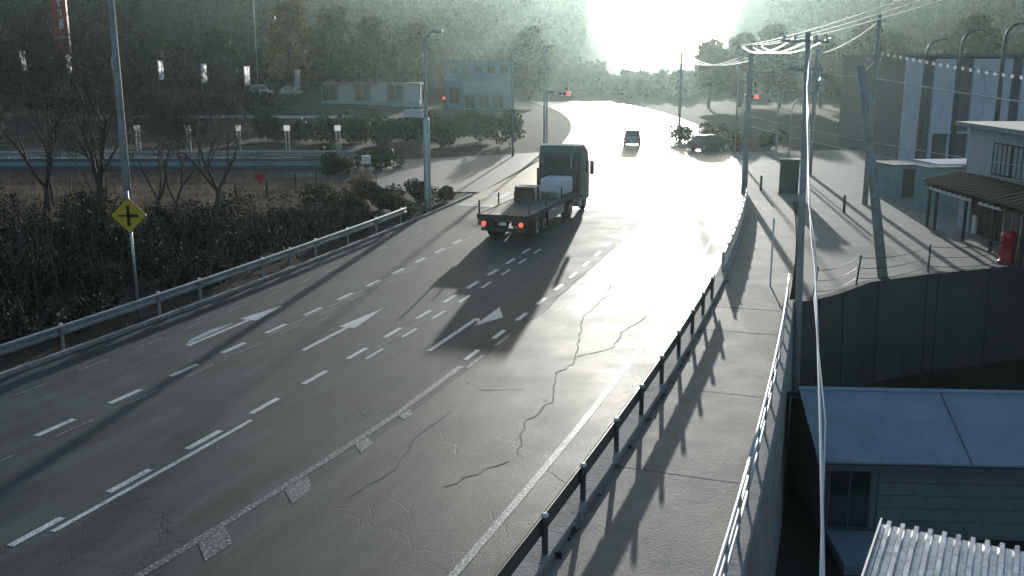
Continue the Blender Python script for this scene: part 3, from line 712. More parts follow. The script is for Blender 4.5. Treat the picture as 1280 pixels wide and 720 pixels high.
car((19.1, 97.3, 0), R(-62), M['card'], 'dark car turning onto the road beside the flowering hedge')
car((-48.8, 199, 1.85), R(-82), M['carw'], 'pale boxy parked car under the banners, left of the two', 'pale cars parked under the banners', L=4.4, H=1.9, boxy=True)
car((-43.4, 200, 1.85), R(-86), M['cars'], 'pale parked car with sloping rear under the banners, right of the two', 'pale cars parked under the banners', L=4.5, H=1.6)

# ------------------------------------------------------------------ banners at the car lot, red pylon sign
lab = ['leftmost white banner, alone left of the red pylon sign', 'white banner just right of the red pylon sign', 'white banner straight above the crossroads sign pole', 'white banner between utility pole and tall thin lamp, left of the two pairs', 'white banner midway between the utility pole and parked cars', 'white banner at the left end of the parked cars', 'rightmost white banner, over the right hand parked car']
for k, (px, ) in enumerate([(45,), (100,), (155,), (211,), (263,), (315,), (376,)]):
    X = (px-640)/1250*201; Zt = 10.1-(px-45)*.0105
    o = empty('banner', (X, 199.5, 1.7), 0, lab[k], 'banner', 'white banners along the car lot')
    MB().lathe([(.06, -.3), (.05, Zt-1.5)], 8).build('pole', M['galv'], o)
    a = MB(); nn = 10
    for j in range(nn+1):
        z = Zt-1.7-3.6*j/nn
        for t in (0, .5, 1): a.v.append((.1+1.0*t-.05*j/nn, .12*math.sin(j*.9+t*2)*t, z))
    for j in range(nn):
        for t in range(2): b0 = j*3+t; a.f.append((b0, b0+3, b0+4, b0+1))
    fl = a.build('flag', M['cloth'], o, smooth=True)
    MB().tube([(0, 0, Zt-1.65), (1.1, 0, Zt-1.65)], .03, 6).build('cross_rod', M['galv'], o)
o = empty('pylon_sign', (-88.2, 202, 1.7), 0, 'tall red pylon sign with vertical white lettering', 'sign')
MB().box(-.5, .5, -.3, .3, -.5, 7.9).build('post', M['dsteel'], o)
pn = MB().box(-1.45, 1.45, -.4, .4, 7.9, 26).build('sign_panel', M['red'], o, bevel=.05)
let = MB()     # the writing is too blurred to read: only its strokes and the square mark below them
for z in (12.6, ): let.box(-.15, .75, -.43, -.405, z, z+2.0)
for (x0, x1, z0, z1) in ((-.3, .5, 16.1, 16.3), (.3, .5, 15.3, 16.098), (-.1, .298, 15.3, 15.45), (-.3, .6, 17.9, 18.1), (.0, .2, 17.0, 17.898), (.202, .6, 17.0, 17.2), (-.3, .6, 19.4, 19.6), (-.3, -.1, 18.7, 19.398), (.4, .6, 18.7, 19.398)): let.box(x0, x1, -.43, -.405, z0, z1)
let.build('lettering', M['whitep'], pn)
MB().box(-.9, .9, -.43, -.405, 10.9, 11.35).build('name_strip', M['lilac'], pn)

# ------------------------------------------------------------------ barrier along the raised road at the left
o = empty('roadside_barrier', (-30, 80, 0), R(1.2), 'pale blue steel barrier on a low wall behind the dry field', 'barrier')
MB().box(-42, 17, 0, .35, -.3, .86).build('wall', M['recess'], o)
MB().box(-42, 17, -.01, -.002, .25, .6).build('coping_band', M['block'], o)
mb = MB(); i0 = 0
for x in frange(-42, 17.4, 3): mb.v += [(x, -.12-q[0]*2, .98+q[1]*1.5) for q in WB]
nq = len(WB); ns = len(frange(-42, 17.4, 3))
mb.f = [(a*nq+j, a*nq+(j+1) % nq, (a+1)*nq+(j+1) % nq, (a+1)*nq+j) for a in range(ns-1) for j in range(nq)]
mb.build('beam', M['galv'], o)
b = None
for x in frange(-41, 17, 4):
    if b is None: b = MB().box(-.06, .06, -.02, .1, .86, 1.45).build('post', M['galv'], o); c_ = b
    else: c_ = b.copy(); COL.objects.link(c_)
    c_.location.x = x
plab = ['thin white capped post on the barrier nearest the utility pole', 'second white capped post from the utility pole on the barrier', 'third white capped post from the utility pole on the barrier', 'widest white capped post on the barrier, with twin shafts', 'last white capped post near the right end of the barrier']
for k, px in enumerate((182, 244, 305, 365, 427)):
    X = (px-640)/1250*81.2
    o = empty('marker_post', (X, 80.15, .86), 0, plab[k], 'post', 'white capped posts on the barrier')
    MB().box(-.19, -.08, -.05, .05, 0, 2.15).box(.08, .19, -.05, .05, 0, 2.15).build('shaft', M['galv'], o)
    MB().box(-.24, .24, -.12, .12, 2.15, 2.6).build('cap', M['cloth'], o, bevel=.04)
# posts and small sign in the dry field
flab = ['fence post in dry field closest to the bare trees', 'fence post in dry field left of the red triangle sign', 'fence post in dry field just right of the red triangle sign', 'fence post in dry field standing farthest from the road', 'fence post in dry field nearest the corner shrubs']
for k, (x, y, h) in enumerate([(-16.7, 60.2, 1.15), (-15.5, 63, 1.1), (-14.0, 64.5, 1.3), (-13.2, 67.4, 1.2), (-9.7, 65.2, 1.3)]):
    o = tag(MB().lathe([(.07, -.2), (.065, h*.5), (.055, h), (.02, h+.05)], 8).build('field_post', M['wood']), flab[k], 'post', 'wooden posts in the dry field'); o.location = (x, y, 0)
o = empty('stop_sign', (-14.75, 58.5, 0), 0, 'small red inverted triangle sign on thin post in field', 'road sign')
MB().lathe([(.03, -.2), (.03, 1.95)], 8).build('post', M['galv'], o)
mb = MB(); tri = [(-.34, 2.0), (0, 1.4), (.34, 2.0)]
mb.v = [(x, -.05, z) for x, z in tri]+[(x, -.035, z) for x, z in tri]; mb.f = [(0, 1, 2), (5, 4, 3), (0, 3, 4, 1), (1, 4, 5, 2), (2, 5, 3, 0)]
mb.build('sign_plate', M['red'], o)
o = empty('control_box', (-10.1, 69.5, 0), .2, 'pole with small white control box by the corner shrubs', 'box')
MB().lathe([(.06, -.2), (.06, 1.9)], 8).build('post', M['dsteel'], o)
MB().box(-.3, .3, -.22, .22, 1.5, 2.05).build('housing', M['whitep'], o, bevel=.03)
o = tag(MB().lathe([(.035, -.1), (.035, 2.45), (.045, 2.46), (.045, 2.6), (.01, 2.66)], 10).build('marker_pole', M['whitep']), 'slim white marker pole on the sidewalk past the fence end', 'pole'); o.location = (9.95, 37.6, 0)
o = empty('cabinet', (17.9, 64.6, 0), R(-14), 'dark green roadside cabinet behind the far sidewalk', 'cabinet')
MB().box(-.6, .6, -.35, .35, 0.1, 2.2).build('housing', M['greenb'], o, bevel=.03)
MB().box(-.68, .68, -.43, .43, 2.2, 2.3).build('roof', M['greenb'], o); MB().box(-.65, .65, -.4, .4, -.05, .1).build('plinth', M['conc'], o)
for x in (-.29, .29): MB().box(x-.27, x+.27, -.372, -.352, .2, 2.1).build('door', M['greenb'], o, bevel=.008)
bl = ['lone dark bollard at the forecourt edge by the cabinet', 'dark bollard in the middle of the forecourt']
for k, (x, y) in enumerate([(16.6, 66.5), (18.9, 56.5)]):
    o = tag(MB().lathe([(.08, -.1), (.08, .95), (.05, 1.02)], 12).build('bollard', M['dsteel']), bl[k], 'bollard', 'bollards on the forecourt'); o.location = (x, y, 0)

# ------------------------------------------------------------------ buildings
def window(parent, M4, w, h, panes=2, name='window', frame='galv', pane='glass', depth=.06):
    fr = MB()
    fw = .06
    fr.box(-w/2, w/2, -depth, 0, 0, fw, M4).box(-w/2, w/2, -depth, 0, h-fw, h, M4)
    fr.box(-w/2, -w/2+fw, -depth, 0, fw+.001, h-fw-.001, M4).box(w/2-fw, w/2, -depth, 0, fw+.001, h-fw-.001, M4)
    for k in range(1, panes): x = -w/2+w*k/panes; fr.box(x-.025, x+.025, -depth, 0, fw+.001, h-fw-.001, M4)
    f = fr.build(name, M[frame], parent)
    for k in range(panes):
        a = -w/2+w*k/panes; MB().box(a+.03, a+w/panes-.03, -depth*.55, -depth*.3, fw, h-fw, M4).build('pane', M[pane], f)
    return f
RZ = lambda a, p: Matrix.Translation(p) @ Matrix.Rotation(a, 4, 'Z')

# blue shop far left of the road
o = empty('blue_shop', (-5.8, 178, 1.0), 0, 'two storey blue shop building beyond the side road', 'building')
MB().box(-5.7, 5.7, 0, 9, -1, 4.2).build('ground_floor', M['shop'], o)
MB().box(-5.9, 5.9, -.15, 9.1, 4.2, 4.5).build('cornice', M['shop2'], o)
MB().box(-5.7, 5.7, 0, 9, 4.5, 7.2).build('upper_floor', M['shop'], o); MB().box(-5.9, 5.9, -.2, 9.2, 7.2, 7.5).build('roof', M['recess'], o)
for k in range(5): window(o, RZ(0, (-4.4+k*2.2, 0, 5.1)), 1.5, 1.4)
MB().box(-2.9, 4.6, -.22, -.02, 1.7, 4.1).build('sign_board', M['shop2'], o); window(o, RZ(0, (.9, -.23, 2.0)), 6.8, 1.9, 4, pane='curtain')
window(o, RZ(0, (-4.3, 0, 0)), 2.0, 3.0, 2)
for k in range(3): window(o, RZ(0, (-1.6+k*2.5, 0, -.8)), 1.9, 2.2, 2)
# low glazed shelter
o = empty('glazed_shed', (-25.5, 176, 1.3), 0, 'long low teal shed with glazed bays left of the blue shop', 'building')
MB().box(-7.5, 9.5, 0, 5, -1, .3).build('plinth_wall', M['block'], o); MB().box(-7.8, 9.8, -.5, 5.5, 3.1, 3.3).build('roof', M['recess'], o); MB().box(-7.4, 9.4, 3, 5, .3, 3.1).build('back_wall', M['shop2'], o)
for k in range(6): window(o, RZ(0, (-6.1+k*2.85, 0, .3)), 2.6, 2.75, 2, pane='curtain' if k % 2 else 'glass')
# factory with tall pale panels
o = empty('factory', (38.6, 86, 0), R(-3), 'tall pale panelled factory behind the porch house', 'building')
MB().box(-5.3, 12, .3, 20, -.3, 8.7).build('wall', M['recess'], o)
for x0, x1 in ((-5.35, -3.95), (-3.0, -1.25), (.2, 3.4), (4.2, 7.0), (7.6, 11.5)):
    n_ = max(1, round((x1-x0)/1.2)); wd_ = (x1-x0)/n_
    for k in range(n_): MB().box(x0+k*wd_+.015, x0+(k+1)*wd_-.015, -.02, .29, .1, 8.6).build('panel', M['panel'], o)
MB().box(-5.5, 12.2, -.1, 20.2, 8.72, 9.0).build('roof_edge', M['recess'], o); MB().box(-3.2, 12, -.5, -.04, 2.4, 2.6).build('canopy', M['panel'], o)
for x in (-2.1, 1.8): MB().box(x-.6, x+.6, -.06, -.025, .1, 2.35).build('door', M['dsteel'], o)
# sheds and wall between factory and porch house
o = empty('shed', (25.0, 63, 0), R(10), 'low teal shed left of the porch house', 'shed')
MB().box(-1.1, 1.1, 0, 2.4, -.05, 2.0).build('wall', M['block'], o); MB().box(-1.25, 1.25, -.2, 2.6, 2.0, 2.1).build('roof', M['recess'], o); MB().box(-.4, .4, -.03, -.002, .05, 1.8).build('door', M['dsteel'], o)
o = empty('shed', (25.2, 56.5, 0), R(6), 'pale blue shed with brown side touching the porch house', 'shed')
MB().box(-1.2, 1.3, 0, 2.5, -.05, 2.5).build('wall', M['block'], o); MB().box(1.302, 3.1, .2, 2.5, -.05, 2.7).build('side_room', M['tile'], o); MB().box(-1.35, 3.2, -.25, 2.7, 2.72, 2.82).build('roof', M['panel'], o); window(o, RZ(0, (2.2, .2, .9)), 1.2, 1.1)
# porch house
o = empty('porch_house', (21.5, 46, 0), 0, 'two storey house with rafter porch at the right of the forecourt', 'house')
MB().box(1.5, 9, -8.5, 5.0, -.05, 2.7).build('wall', M['wood'], o)
MB().box(0.0, 1.49, -8.5, 5.2, -.02, .1).build('porch_floor', M['conc'], o)
mb = MB(); mb.v = [(-.35, -8.8, 2.42), (-.35, 5.5, 2.42), (1.69, 5.5, 2.85), (1.69, -8.8, 2.85), (-.35, -8.8, 2.5), (-.35, 5.5, 2.5), (1.69, 5.5, 2.94), (1.69, -8.8, 2.94)]
mb.f = [(0, 1, 2, 3), (7, 6, 5, 4), (0, 4, 5, 1), (1, 5, 6, 2), (2, 6, 7, 3), (3, 7, 4, 0)]
rf = mb.build('porch_roof', M['tile'], o)
r0 = None
for k in range(26):
    if r0 is None: r0 = MB().box(-.42, 1.45, -.035, .035, -.09, .0).build('rafter', M['wood'], o); r_ = r0
    else: r_ = r0.copy(); COL.objects.link(r_)
    r_.location = (0, -8.6+k*.55, 2.395); r_.rotation_euler.y = -math.atan(.43/2.04)
b0 = None
for k in range(23):
    if b0 is None: b0 = MB().tube([(-.36, 0, 2.53), (1.68, 0, 2.965)], .05, 6).build('roof_batten', M['tile'], rf); r_ = b0
    else: r_ = b0.copy(); COL.objects.link(r_)
    r_.location.y = -8.5+k*.62
MB().box(-.1, .0, -8.6, 5.3, 2.2, 2.32).build('porch_beam', M['wood'], o)
MB().box(-.13, -.103, .3, 5.1, 2.05, 2.2).box(-.13, -.103, -2.6, -.4, 2.05, 2.2).build('fascia_strip', M['whitep'], o)
for y in (5.1, 4.2, .9, -1.9, -4.7, -7.6): MB().box(-.12, .0, y-.06, y+.06, .1, 2.199).build('porch_post', M['wood'], o)
MB().box(1.40, 1.495, 3.6, 4.9, .1, 2.3).build('panel', M['lilac'], o); MB().box(1.40, 1.495, 2.9, 3.3, .1, 1.0).build('panel', M['whitep'], o)
for y, wd_ in ((1.6, 1.6), (-.6, 1.7), (-3.0, 1.8), (-6.2, 1.8)): window(o, RZ(-R(90), (1.49, y, .12)), wd_, 2.0, 2, frame='whitep' if y < 0 else 'wood')
up = MB().box(1.7, 9, -9, 5.2, 2.71, 5.25).build('upper_wall', M['housew'], o)
MB().box(1.15, 9.6, -9.4, 5.7, 5.25, 5.45).build('roof', M['roofblue'], o)
for y in (1.45, -.5): window(o, RZ(-R(90), (1.69, y, 3.15)), 1.8, 1.5, 4, frame='wood', pane='curtain')
window(o, RZ(-R(90), (1.69, -5.4, 3.3)), 1.8, 1.4, 2); MB().box(1.45, 1.69, -1.6, 2.5, 3.0, 3.13).build('window_sill', M['conc'], o)
# red pillar post box beside the porch
o = empty('post_box', (21.15, 41.95, 0), 0, 'round red pillar post box before the porch house', 'post box')
MB().lathe([(.36, 0), (.36, .12), (.30, .16), (.30, 1.1), (.34, 1.14), (.34, 1.22), (.28, 1.36), (.12, 1.46), (.0001, 1.48)], 20).build('body', M['pbox'], o, smooth=True)
MB().box(-.34, -.30, -.13, .13, .92, .98).build('slot', M['black'], o); MB().box(-.325, -.297, -.14, .14, .3, .75).build('door', M['pbox'], o)

# blue-grey roofed house below the wall
o = empty('blue_roofed_house', (7.95, 24.3, LOW), R(-3.5), 'low house with blue grey metal roof below the retaining wall', 'house')
MB().box(.35, 19, .55, 5.0, -.1, 2.35).build('wall', M['siding'], o)
def roofpanel(x0, x1, sgn):
    mb = MB(); y0, z0, y1, z1 = (0, 2.3, 2.65, 3.38) if sgn > 0 else (5.6, 2.2, 2.66, 3.375)
    q = [(x0, y0, z0), (x1, y0, z0), (x1, y1, z1), (x0, y1, z1)]; i = 0
    mb.v = q+[(x, y, z+.05) for x, y, z in q]; mb.f = [(3, 2, 1, 0), (4, 5, 6, 7), (0, 1, 5, 4), (1, 2, 6, 5), (2, 3, 7, 6), (3, 0, 4, 7)]
    pn = mb.build('roof_panel', M['roofblue'], o)
    MB().tube([(x1+.008, y0, z0+.05), (x1+.008, y1, z1+.05)], .022, 6).build('seam', M['recess'], pn)
for k in range(5): roofpanel(k*3.9+.008, (k+1)*3.9-.008, 1); roofpanel(k*3.9+.008, (k+1)*3.9-.008, -1)
MB().tube([(0, 2.66, 3.44), (19.6, 2.66, 3.44)], .07, 8).build('ridge_cap', M['roofblue'], o)
MB().box(.0, 19.6, -.1, .02, 2.14, 2.26).build('gutter', M['recess'], o)
for k in range(6): MB().box(1.75+.0, 19, .50+.004*k, .548, .15+k*.36, .15+k*.36+.345).build('siding_board', M['siding'], o)
lt = np.array([(random.uniform(.2, 15), abs(random.gauss(0, .18)), 0) for k in range(160)]+[(random.uniform(.2, 15), random.uniform(.2, 2.5), 0) for k in range(50)])
lt[:, 2] = 2.3+.4075*lt[:, 1]+.062
stuff(leaf_mesh('roof_litter', lt, rng.uniform(.012, .035, len(lt)), M['litter'], o, flat=.7))
sb = MB()
for k in range(22): sb.lathe([(.016, 2.352+.0), (.016, 2.372), (.004, 2.38)], 6, (.45+k*.62, .05))
sb.build('roof_screws', M['galv'], o)['kind'] = 'stuff'
window(o, RZ(0, (1.0, .545, .25)), 1.15, 1.75, 2, frame='recess')
MB().box(5.9, 5.98, .42, .5, .0, 2.2).build('downpipe', M['galv'], o)
mb = MB(); q = [(.4, -1.9, .0), (19, -1.9, .0), (19, .5, .13), (.4, .5, .13)]
MB().box(.4, 2.6, -1.6, .3, 0, .28).build('lean_to_roof', M['roofblue'], o)
# shed with folded-plate roof, nearest the camera
ox, oy = 6.13, 15.29; ang = math.atan2(14.33-15.29, 8.01-6.13)
o = empty('folded_roof_shed', (ox, oy, LOW), ang, 'tall shed with shiny folded plate metal roof nearest the camera', 'shed')
PW = .21; HZ = 5.0
def sheetpart(k):
    mb = MB(); prof = []
    for j in range(3):
        x = (k*3+j)*PW; prof += [(x, 0), (x+.055, 0), (x+.085, .085), (x+.15, .085), (x+.18, 0)]
    prof.append(((k*3+3)*PW-.004, 0)); n = len(prof); L = 4.6
    for y, dz in ((.0, 0), (-L, -.16)):
        mb.v += [(x, y, HZ+z+dz) for x, z in prof]
    for y, dz in ((.0, 0), (-L, -.16)):
        mb.v += [(x, y, HZ+z+dz-.012) for x, z in prof]
    mb.f = [(j, j+n, j+n+1, j+1) for j in range(n-1)] + [(2*n+j, 2*n+j+1, 3*n+j+1, 3*n+j) for j in range(n-1)]
    mb.f += [(j, j+1, 2*n+j+1, 2*n+j) for j in range(n-1)] + [(n+j+1, n+j, 3*n+j, 3*n+j+1) for j in range(n-1)]
    mb.f += [(0, 2*n, 3*n, n), (n-1, 2*n-1, 4*n-1, 3*n-1)]
    mb.build('roof_sheet', M['folded'], o)
for k in range(9): sheetpart(k)
MB().box(-.03, .0, -4.6, .02, HZ-.2, HZ+.1).build('verge_trim', M['alu'], o)
MB().box(.02, 5.6, -.02, .05, HZ-.22, HZ-.02).build('end_beam', M['brownsteel'], o)
MB().box(.15, 5.5, -4.4, -.15, 0, HZ-.24).build('wall', M['siding'], o)
for k in range(11): MB().box(.15, 5.5, -.146, -.125, .1+k*.4, .1+k*.4+.385).build('siding_board', M['siding'], o)

# ------------------------------------------------------------------ cables
def cable(p0, p1, sag, r, m, label, cat='cable', group=None, pts=None):
    p0, p1 = Vector(p0), Vector(p1)
    if pts is None: pts = [p0.lerp(p1, t)-Vector((0, 0, 4*sag*t*(1-t))) for t in np.linspace(0, 1, 28)]
    o = MB().tube([q-p0 for q in map(Vector, pts)], r, 6).build('power_cable', M[m], smooth=True); o.location = p0
    return tag(o, label, cat, group)
g_ = 'overhead cables'
cable((21.3, 60, 7.45), (27, 30, 5.9), .2, .045, 'wire', 'bright sagging cable crossing in front of the factory', group=g_)
o = cable((21.3, 60, 9.0), (27, 30, 7.0), .4, .02, 'cable', 'dark cable strung with pale beads above the factory front', group=g_)
ring = None
for k in range(1, 48):
    t = k/48; q = Vector((21.3, 60, 9.0)).lerp(Vector((27, 30, 7.0)), t)-Vector((0, 0, 4*.4*t*(1-t)))-Vector((21.3, 60, 9.0))
    if ring is None: ring = MB().lathe([(.03, -.11), (.075, -.06), (.075, .04), (.03, .08)], 8).build('cable_hanger', M['cloth'], o, smooth=True); r_ = ring
    else: r_ = ring.copy(); COL.objects.link(r_)
    r_.location = q-Vector((0, 0, .05))
cable((15.14, 65, 5.0), (27, 30, 4.1), .5, .022, 'wire', 'lower pair cable passing over the porch roof, upper one', group=g_)
cable((15.14, 65, 4.4), (27, 30, 3.6), .6, .022, 'wire', 'lower pair cable passing over the porch roof, lower one', group=g_)
for k, (x, lb) in enumerate([(-.6, 'leftmost'), (0, 'middle'), (.6, 'rightmost')]):
    cable((15.14+x, 65, 9.4), (8.8+x, -4, 12.4), .7, .014, 'wire', lb+' of three wires climbing to the upper right beside the glare', group=g_)
    cable((10.03+x, 33.9, 9.3), (15.14+x, 65, 9.35), .5, .016, 'cable', lb+' of three wires between the two sidewalk poles', group=g_)
    cable((15.14+x, 65, 8.7), (19.5+x, 118, 9.25), .9, .03, 'wire', lb+' of three wires running down the far road under the glare', group=g_)
cable((15.14, 65, 8.6), (22.6, 76, 8.95), .45, .03, 'wire', 'bright drooping cable between sidewalk pole and transformer pole', group=g_)
cable((15.14, 65, 7.9), (22.6, 76, 7.7), .3, .045, 'wire', 'thick bright bundle cable between sidewalk pole and transformer pole', group=g_)
cable((22.6, 76, 8.9), (21.3, 60, 10.7), .3, .02, 'wire', 'short cable from transformer pole to slim utility pole', group=g_)
cable((10.03, 33.9, 8.3), (21.3, 60, 8.5), .6, .014, 'cable', 'thin dark cable over the forecourt between two poles', group=g_)
cable((3.1, 95.3, 9.6), (.1, 91.2, 9.4), .9, .03, 'wire', 'short looped cable between the two lamps by the truck cab', group=g_)
cable((-4.82, 56.9, 5.9), (-70, 120, 7), 1.2, .02, 'cable', 'long thin cable stretching left from the corner lamp', group=g_)
# white service cable from the pole top down towards the camera pole
pts = []
prof = [(33.7, 9.15, .3002), (31, 8.72, .2985), (28, 8.28, .2965), (25, 7.85, .2955), (22, 7.42, .2952), (19, 7.0, .2958), (16.5, 6.66, .2966), (14.5, 6.38, .2978), (13.0, 6.16, .2996), (12.0, 6.0, .3030), (11.0, 5.86, .3043), (9.5, 5.64, .3062), (8.2, 5.44, .3083), (7.0, 5.26, .3100), (6.0, 5.06, .3115), (5.0, 4.8, .3135), (3.8, 4.3, .316), (2.6, 3.4, .32), (1.9, 2.0, .34), (1.7, 0.2, .37)]
pc = math.atan(285/1250)
for y, z, k in prof: pts.append((k*(y*math.cos(pc)-(z-8.5)*math.sin(pc)), y, z))
co = MB().tube([Vector(q)-Vector(pts[0]) for q in pts], .013, 8).build('service_cable', M['whitecable'], smooth=True); co.location = pts[0]
tag(co, 'white service cable dropping from the utility pole top towards the camera', 'cable')
tw = [Vector(q)-Vector(pts[0])+Vector((.035*math.sin(i*1.7)+.01, 0, .02*math.cos(i*1.7))) for i, q in enumerate(pts)]
MB().tube(tw, .008, 6).build('twisted_strand', M['whitecable'], co, smooth=True)

# ------------------------------------------------------------------ bare trees at the edge of the dry field
def grow(mb, p, d, L, r, lv, tips):
    q = [p]; rs = [r]; n = 4
    for k in range(n):
        d = (d+Vector((random.gauss(0, .13), random.gauss(0, .13), random.gauss(.03, .08)))).normalized()
        q.append(q[-1]+d*L/n); rs.append(max(.011, r*(1-.42*(k+1)/n)))
    mb.tube(q, rs, 7 if lv < 1 else (5 if lv < 3 else 3), cap=lv < 2)
    if lv >= 6: return
    for k in range(random.choice((2, 3, 3)) if lv < 5 else 2):
        i = random.choice((2, 3, 4, 4)); a = random.uniform(0, 6.283)
        ax = d.orthogonal().normalized(); ax.rotate(Matrix.Rotation(a, 3, d))
        nd = (d*random.uniform(.7, 1)+ax*random.uniform(.45, .85)+Vector((0, 0, .18))).normalized()
        grow(mb if lv < 1 else tips, q[i], nd, L*random.uniform(.62, .82), rs[i]*random.uniform(.55, .72), lv+1, tips)
def bare_tree(x, y, h, r, label, forks=3):
    o = empty('bare_tree', (x, y, -.05), 0, label, 'tree', 'bare winter trees along the dry field')
    tr, tp = MB(), MB()
    base = [Vector((0, 0, -.3)), Vector((0, 0, .25)), Vector((random.gauss(0, .05), random.gauss(0, .05), h*.16))]
    tr.tube(base, [r*1.35, r*1.05, r*.9], 8)
    a0 = random.uniform(0, 6)
    for k in range(forks):
        a = a0+k*6.283/forks+random.gauss(0, .3)
        grow(tr, base[-1]-Vector((0, 0, .05)), Vector((math.cos(a)*.55, math.sin(a)*.4, 1)).normalized(), h*.36, r*.62, 0, tp)
    tr.build('trunk', M['bark'], o, smooth=True); tp.build('crown', M['twig'], o)
bt = [(-26.4, 56.5, 7.6, .17, 'bare tree forking low near the left edge of the field'), (-23.2, 56.0, 8.2, .24, 'stoutest bare tree, left of the crossroads sign'), (-19.6, 55.0, 5.0, .13, 'short bare tree right beside the crossroads sign'), (-16.9, 57.2, 6.2, .17, 'bare tree with a wide V fork right of the crossroads sign'), (-30.2, 57.5, 7.8, .18, 'bare tree cut by the left edge of the picture'), (-18.3, 54.2, 4.6, .12, 'small bare tree between the sign and the V forked tree'), (-21.6, 52.5, 4.4, .11, 'low twisted bare tree just left of the sign diamond'), (-28.0, 60.5, 8.4, .16, 'tall thin bare tree at the far side of the left grove'), (-24.6, 59.5, 8.0, .15, 'slender bare tree behind the stoutest one')]
for x, y, h, r, lb in bt: bare_tree(x, y, h*1.25, r, lb, random.choice((2, 3, 3)))

# ------------------------------------------------------------------ thicket on the road shoulder (uncountable), grass, shrubs, hedges
pts = []; tw = MB()
for k in range(290):
    s = random.uniform(-24, 36); d = random.uniform(17.4, 27) if k < 150 else random.uniform(24, 42)
    x, y = P(s, d)
    if y > 53.5: continue
    h = random.choice((.6, .9, 1.2, 1.6))*random.uniform(.8, 1.15)+.05*(min(d, 27)-17)*1.2
    pts.append(clump((x, y, h*.42-.1), (random.uniform(.5, 1.5), random.uniform(.5, 1.5), h*.62), random.choice((250, 450, 650))))
    for j in range(9):
        a = random.uniform(0, 6.28); rr = random.uniform(0, 1.3); b = Vector((x+rr*math.cos(a), y+rr*math.sin(a), -.3))
        tw.tube([b, b+Vector((random.gauss(0, .15), random.gauss(0, .15), h*.6)), b+Vector((random.gauss(0, .4), random.gauss(0, .4), h*random.uniform(1, 1.7)))], [.02, .014, .008], 4, cap=False)
pts = np.concatenate(pts); half = rng.random(len(pts)) < .62
tk = stuff(leaf_mesh('thicket', pts[half], rng.uniform(.04, .10, half.sum()), M['leaf_t'])); tk['label'] = 'dark tangled thicket behind the left guardrail'
tb = stuff(leaf_mesh('dry_thicket', pts[~half], rng.uniform(.05, .11, (~half).sum()), M['leaf_b'])); tb['label'] = 'brown dead leaves and vines in the thicket'
stuff(tw.build('thicket_stems', M['twig']))['label'] = 'thin stems standing up out of the thicket'
# dry grass blades over the field
n = 26000; gx_ = rng.uniform(-62, -9, n); gy_ = rng.uniform(52, 78, n)
s_, d_ = SD(gx_, gy_); ok = (d_ > 17) & (gy_ < 66+np.maximum(0, -8-gx_)*1.1); gx_, gy_ = gx_[ok], gy_[ok]; n = len(gx_)
hh = rng.uniform(.12, .45, n); aa = rng.uniform(0, 6.28, n); ww = .03
lean = rng.normal(0, .12, (n, 2))
v = np.stack([np.stack([gx_-ww*np.cos(aa), gy_-ww*np.sin(aa), np.full(n, -.05)], 1), np.stack([gx_+ww*np.cos(aa), gy_+ww*np.sin(aa), np.full(n, -.05)], 1), np.stack([gx_+lean[:, 0], gy_+lean[:, 1], hh], 1)], 1).reshape(-1, 3)
me = bpy.data.meshes.new('dry_grass'); me.from_pydata(v.tolist(), [], np.arange(3*n).reshape(-1, 3).tolist()); me.materials.append(M['straw'])
o = bpy.data.objects.new('dry_grass', me); COL.objects.link(o); stuff(o)['label'] = 'dry straw coloured grass on the field'
def shrub(x, y, rx, rz_, m, label, n=1500, ls=(.06, .12), group='shrubs at the side road corner', name='shrub', cat='shrub', z0=0):
    o = empty(name, (x, y, z0), 0, label, cat, group)
    pp = np.concatenate([clump((random.gauss(0, rx*.4), random.gauss(0, rx*.35), rz_*random.uniform(.35, .75)), (rx*.55, rx*.55, rz_*.42), n//6) for k in range(6)])
    leaf_mesh('foliage', pp, rng.uniform(ls[0], ls[1], len(pp)), M[m], o)
    st = MB()
    for k in range(9):
        a = random.uniform(0, 6.28); st.tube([(0, 0, -.1), (rx*.3*math.cos(a), rx*.3*math.sin(a), rz_*.5), (rx*.6*math.cos(a), rx*.6*math.sin(a), rz_*.95)], [.025, .015, .006], 4, cap=False)
    st.build('stem', M['twig'], o)
for a in [(-9.3, 61.5, 1.0, 1.7, 'straw', 'straw coloured dry clump at the left of the corner shrubs'), (-7.6, 58.6, 1.1, 1.3, 'leaf_b', 'brown dry shrub in front of the straw clump'), (-6.6, 55.8, 1.0, 1.1, 'leaf_o', 'olive shrub close to the thick lamp base'), (-5.6, 60.6, 1.1, 1.3, 'leaf_b', 'brown shrub behind the thick lamp base'), (-9.0, 54.5, 1.1, 1.2, 'leaf_d', 'dark shrub at the end of the left guardrail'), (-7.9, 51.4, .9, 1.0, 'leaf_b', 'low brown shrub beside the guardrail end'), (-10.9, 57.5, 1.2, 1.5, 'leaf_o', 'olive shrub behind the dark corner shrub'), (-4.2, 61.8, .7, .8, 'straw', 'small straw tuft at the side road kerb')]: shrub(*a)
for k in range(9):
    lb = ['first', 'second', 'third', 'fourth', 'fifth', 'sixth', 'seventh', 'eighth', 'ninth'][k]+' round bush from the left beyond the side road'
    shrub(-26+k*3.2+random.gauss(0, .4), 108+random.gauss(0, 2)-k*.6, 2.0, random.uniform(2.2, 3.4), 'leaf_d', lb, 1300, (.12, .25), 'round bushes beyond the side road', 'bush', 'bush')
for k, (x, y) in enumerate([(-13.2, 76.5), (-10.6, 80.5), (-15.5, 84)]):
    shrub(x, y, 1.5, 1.5, 'leaf_d', ['low dark bush right at the end of the pale blue barrier', 'low dark bush at the side road edge past the control box', 'low dark bush just behind the end of the pale blue barrier'][k], 1300, (.08, .18), 'bushes at the barrier end', 'bush', 'bush')
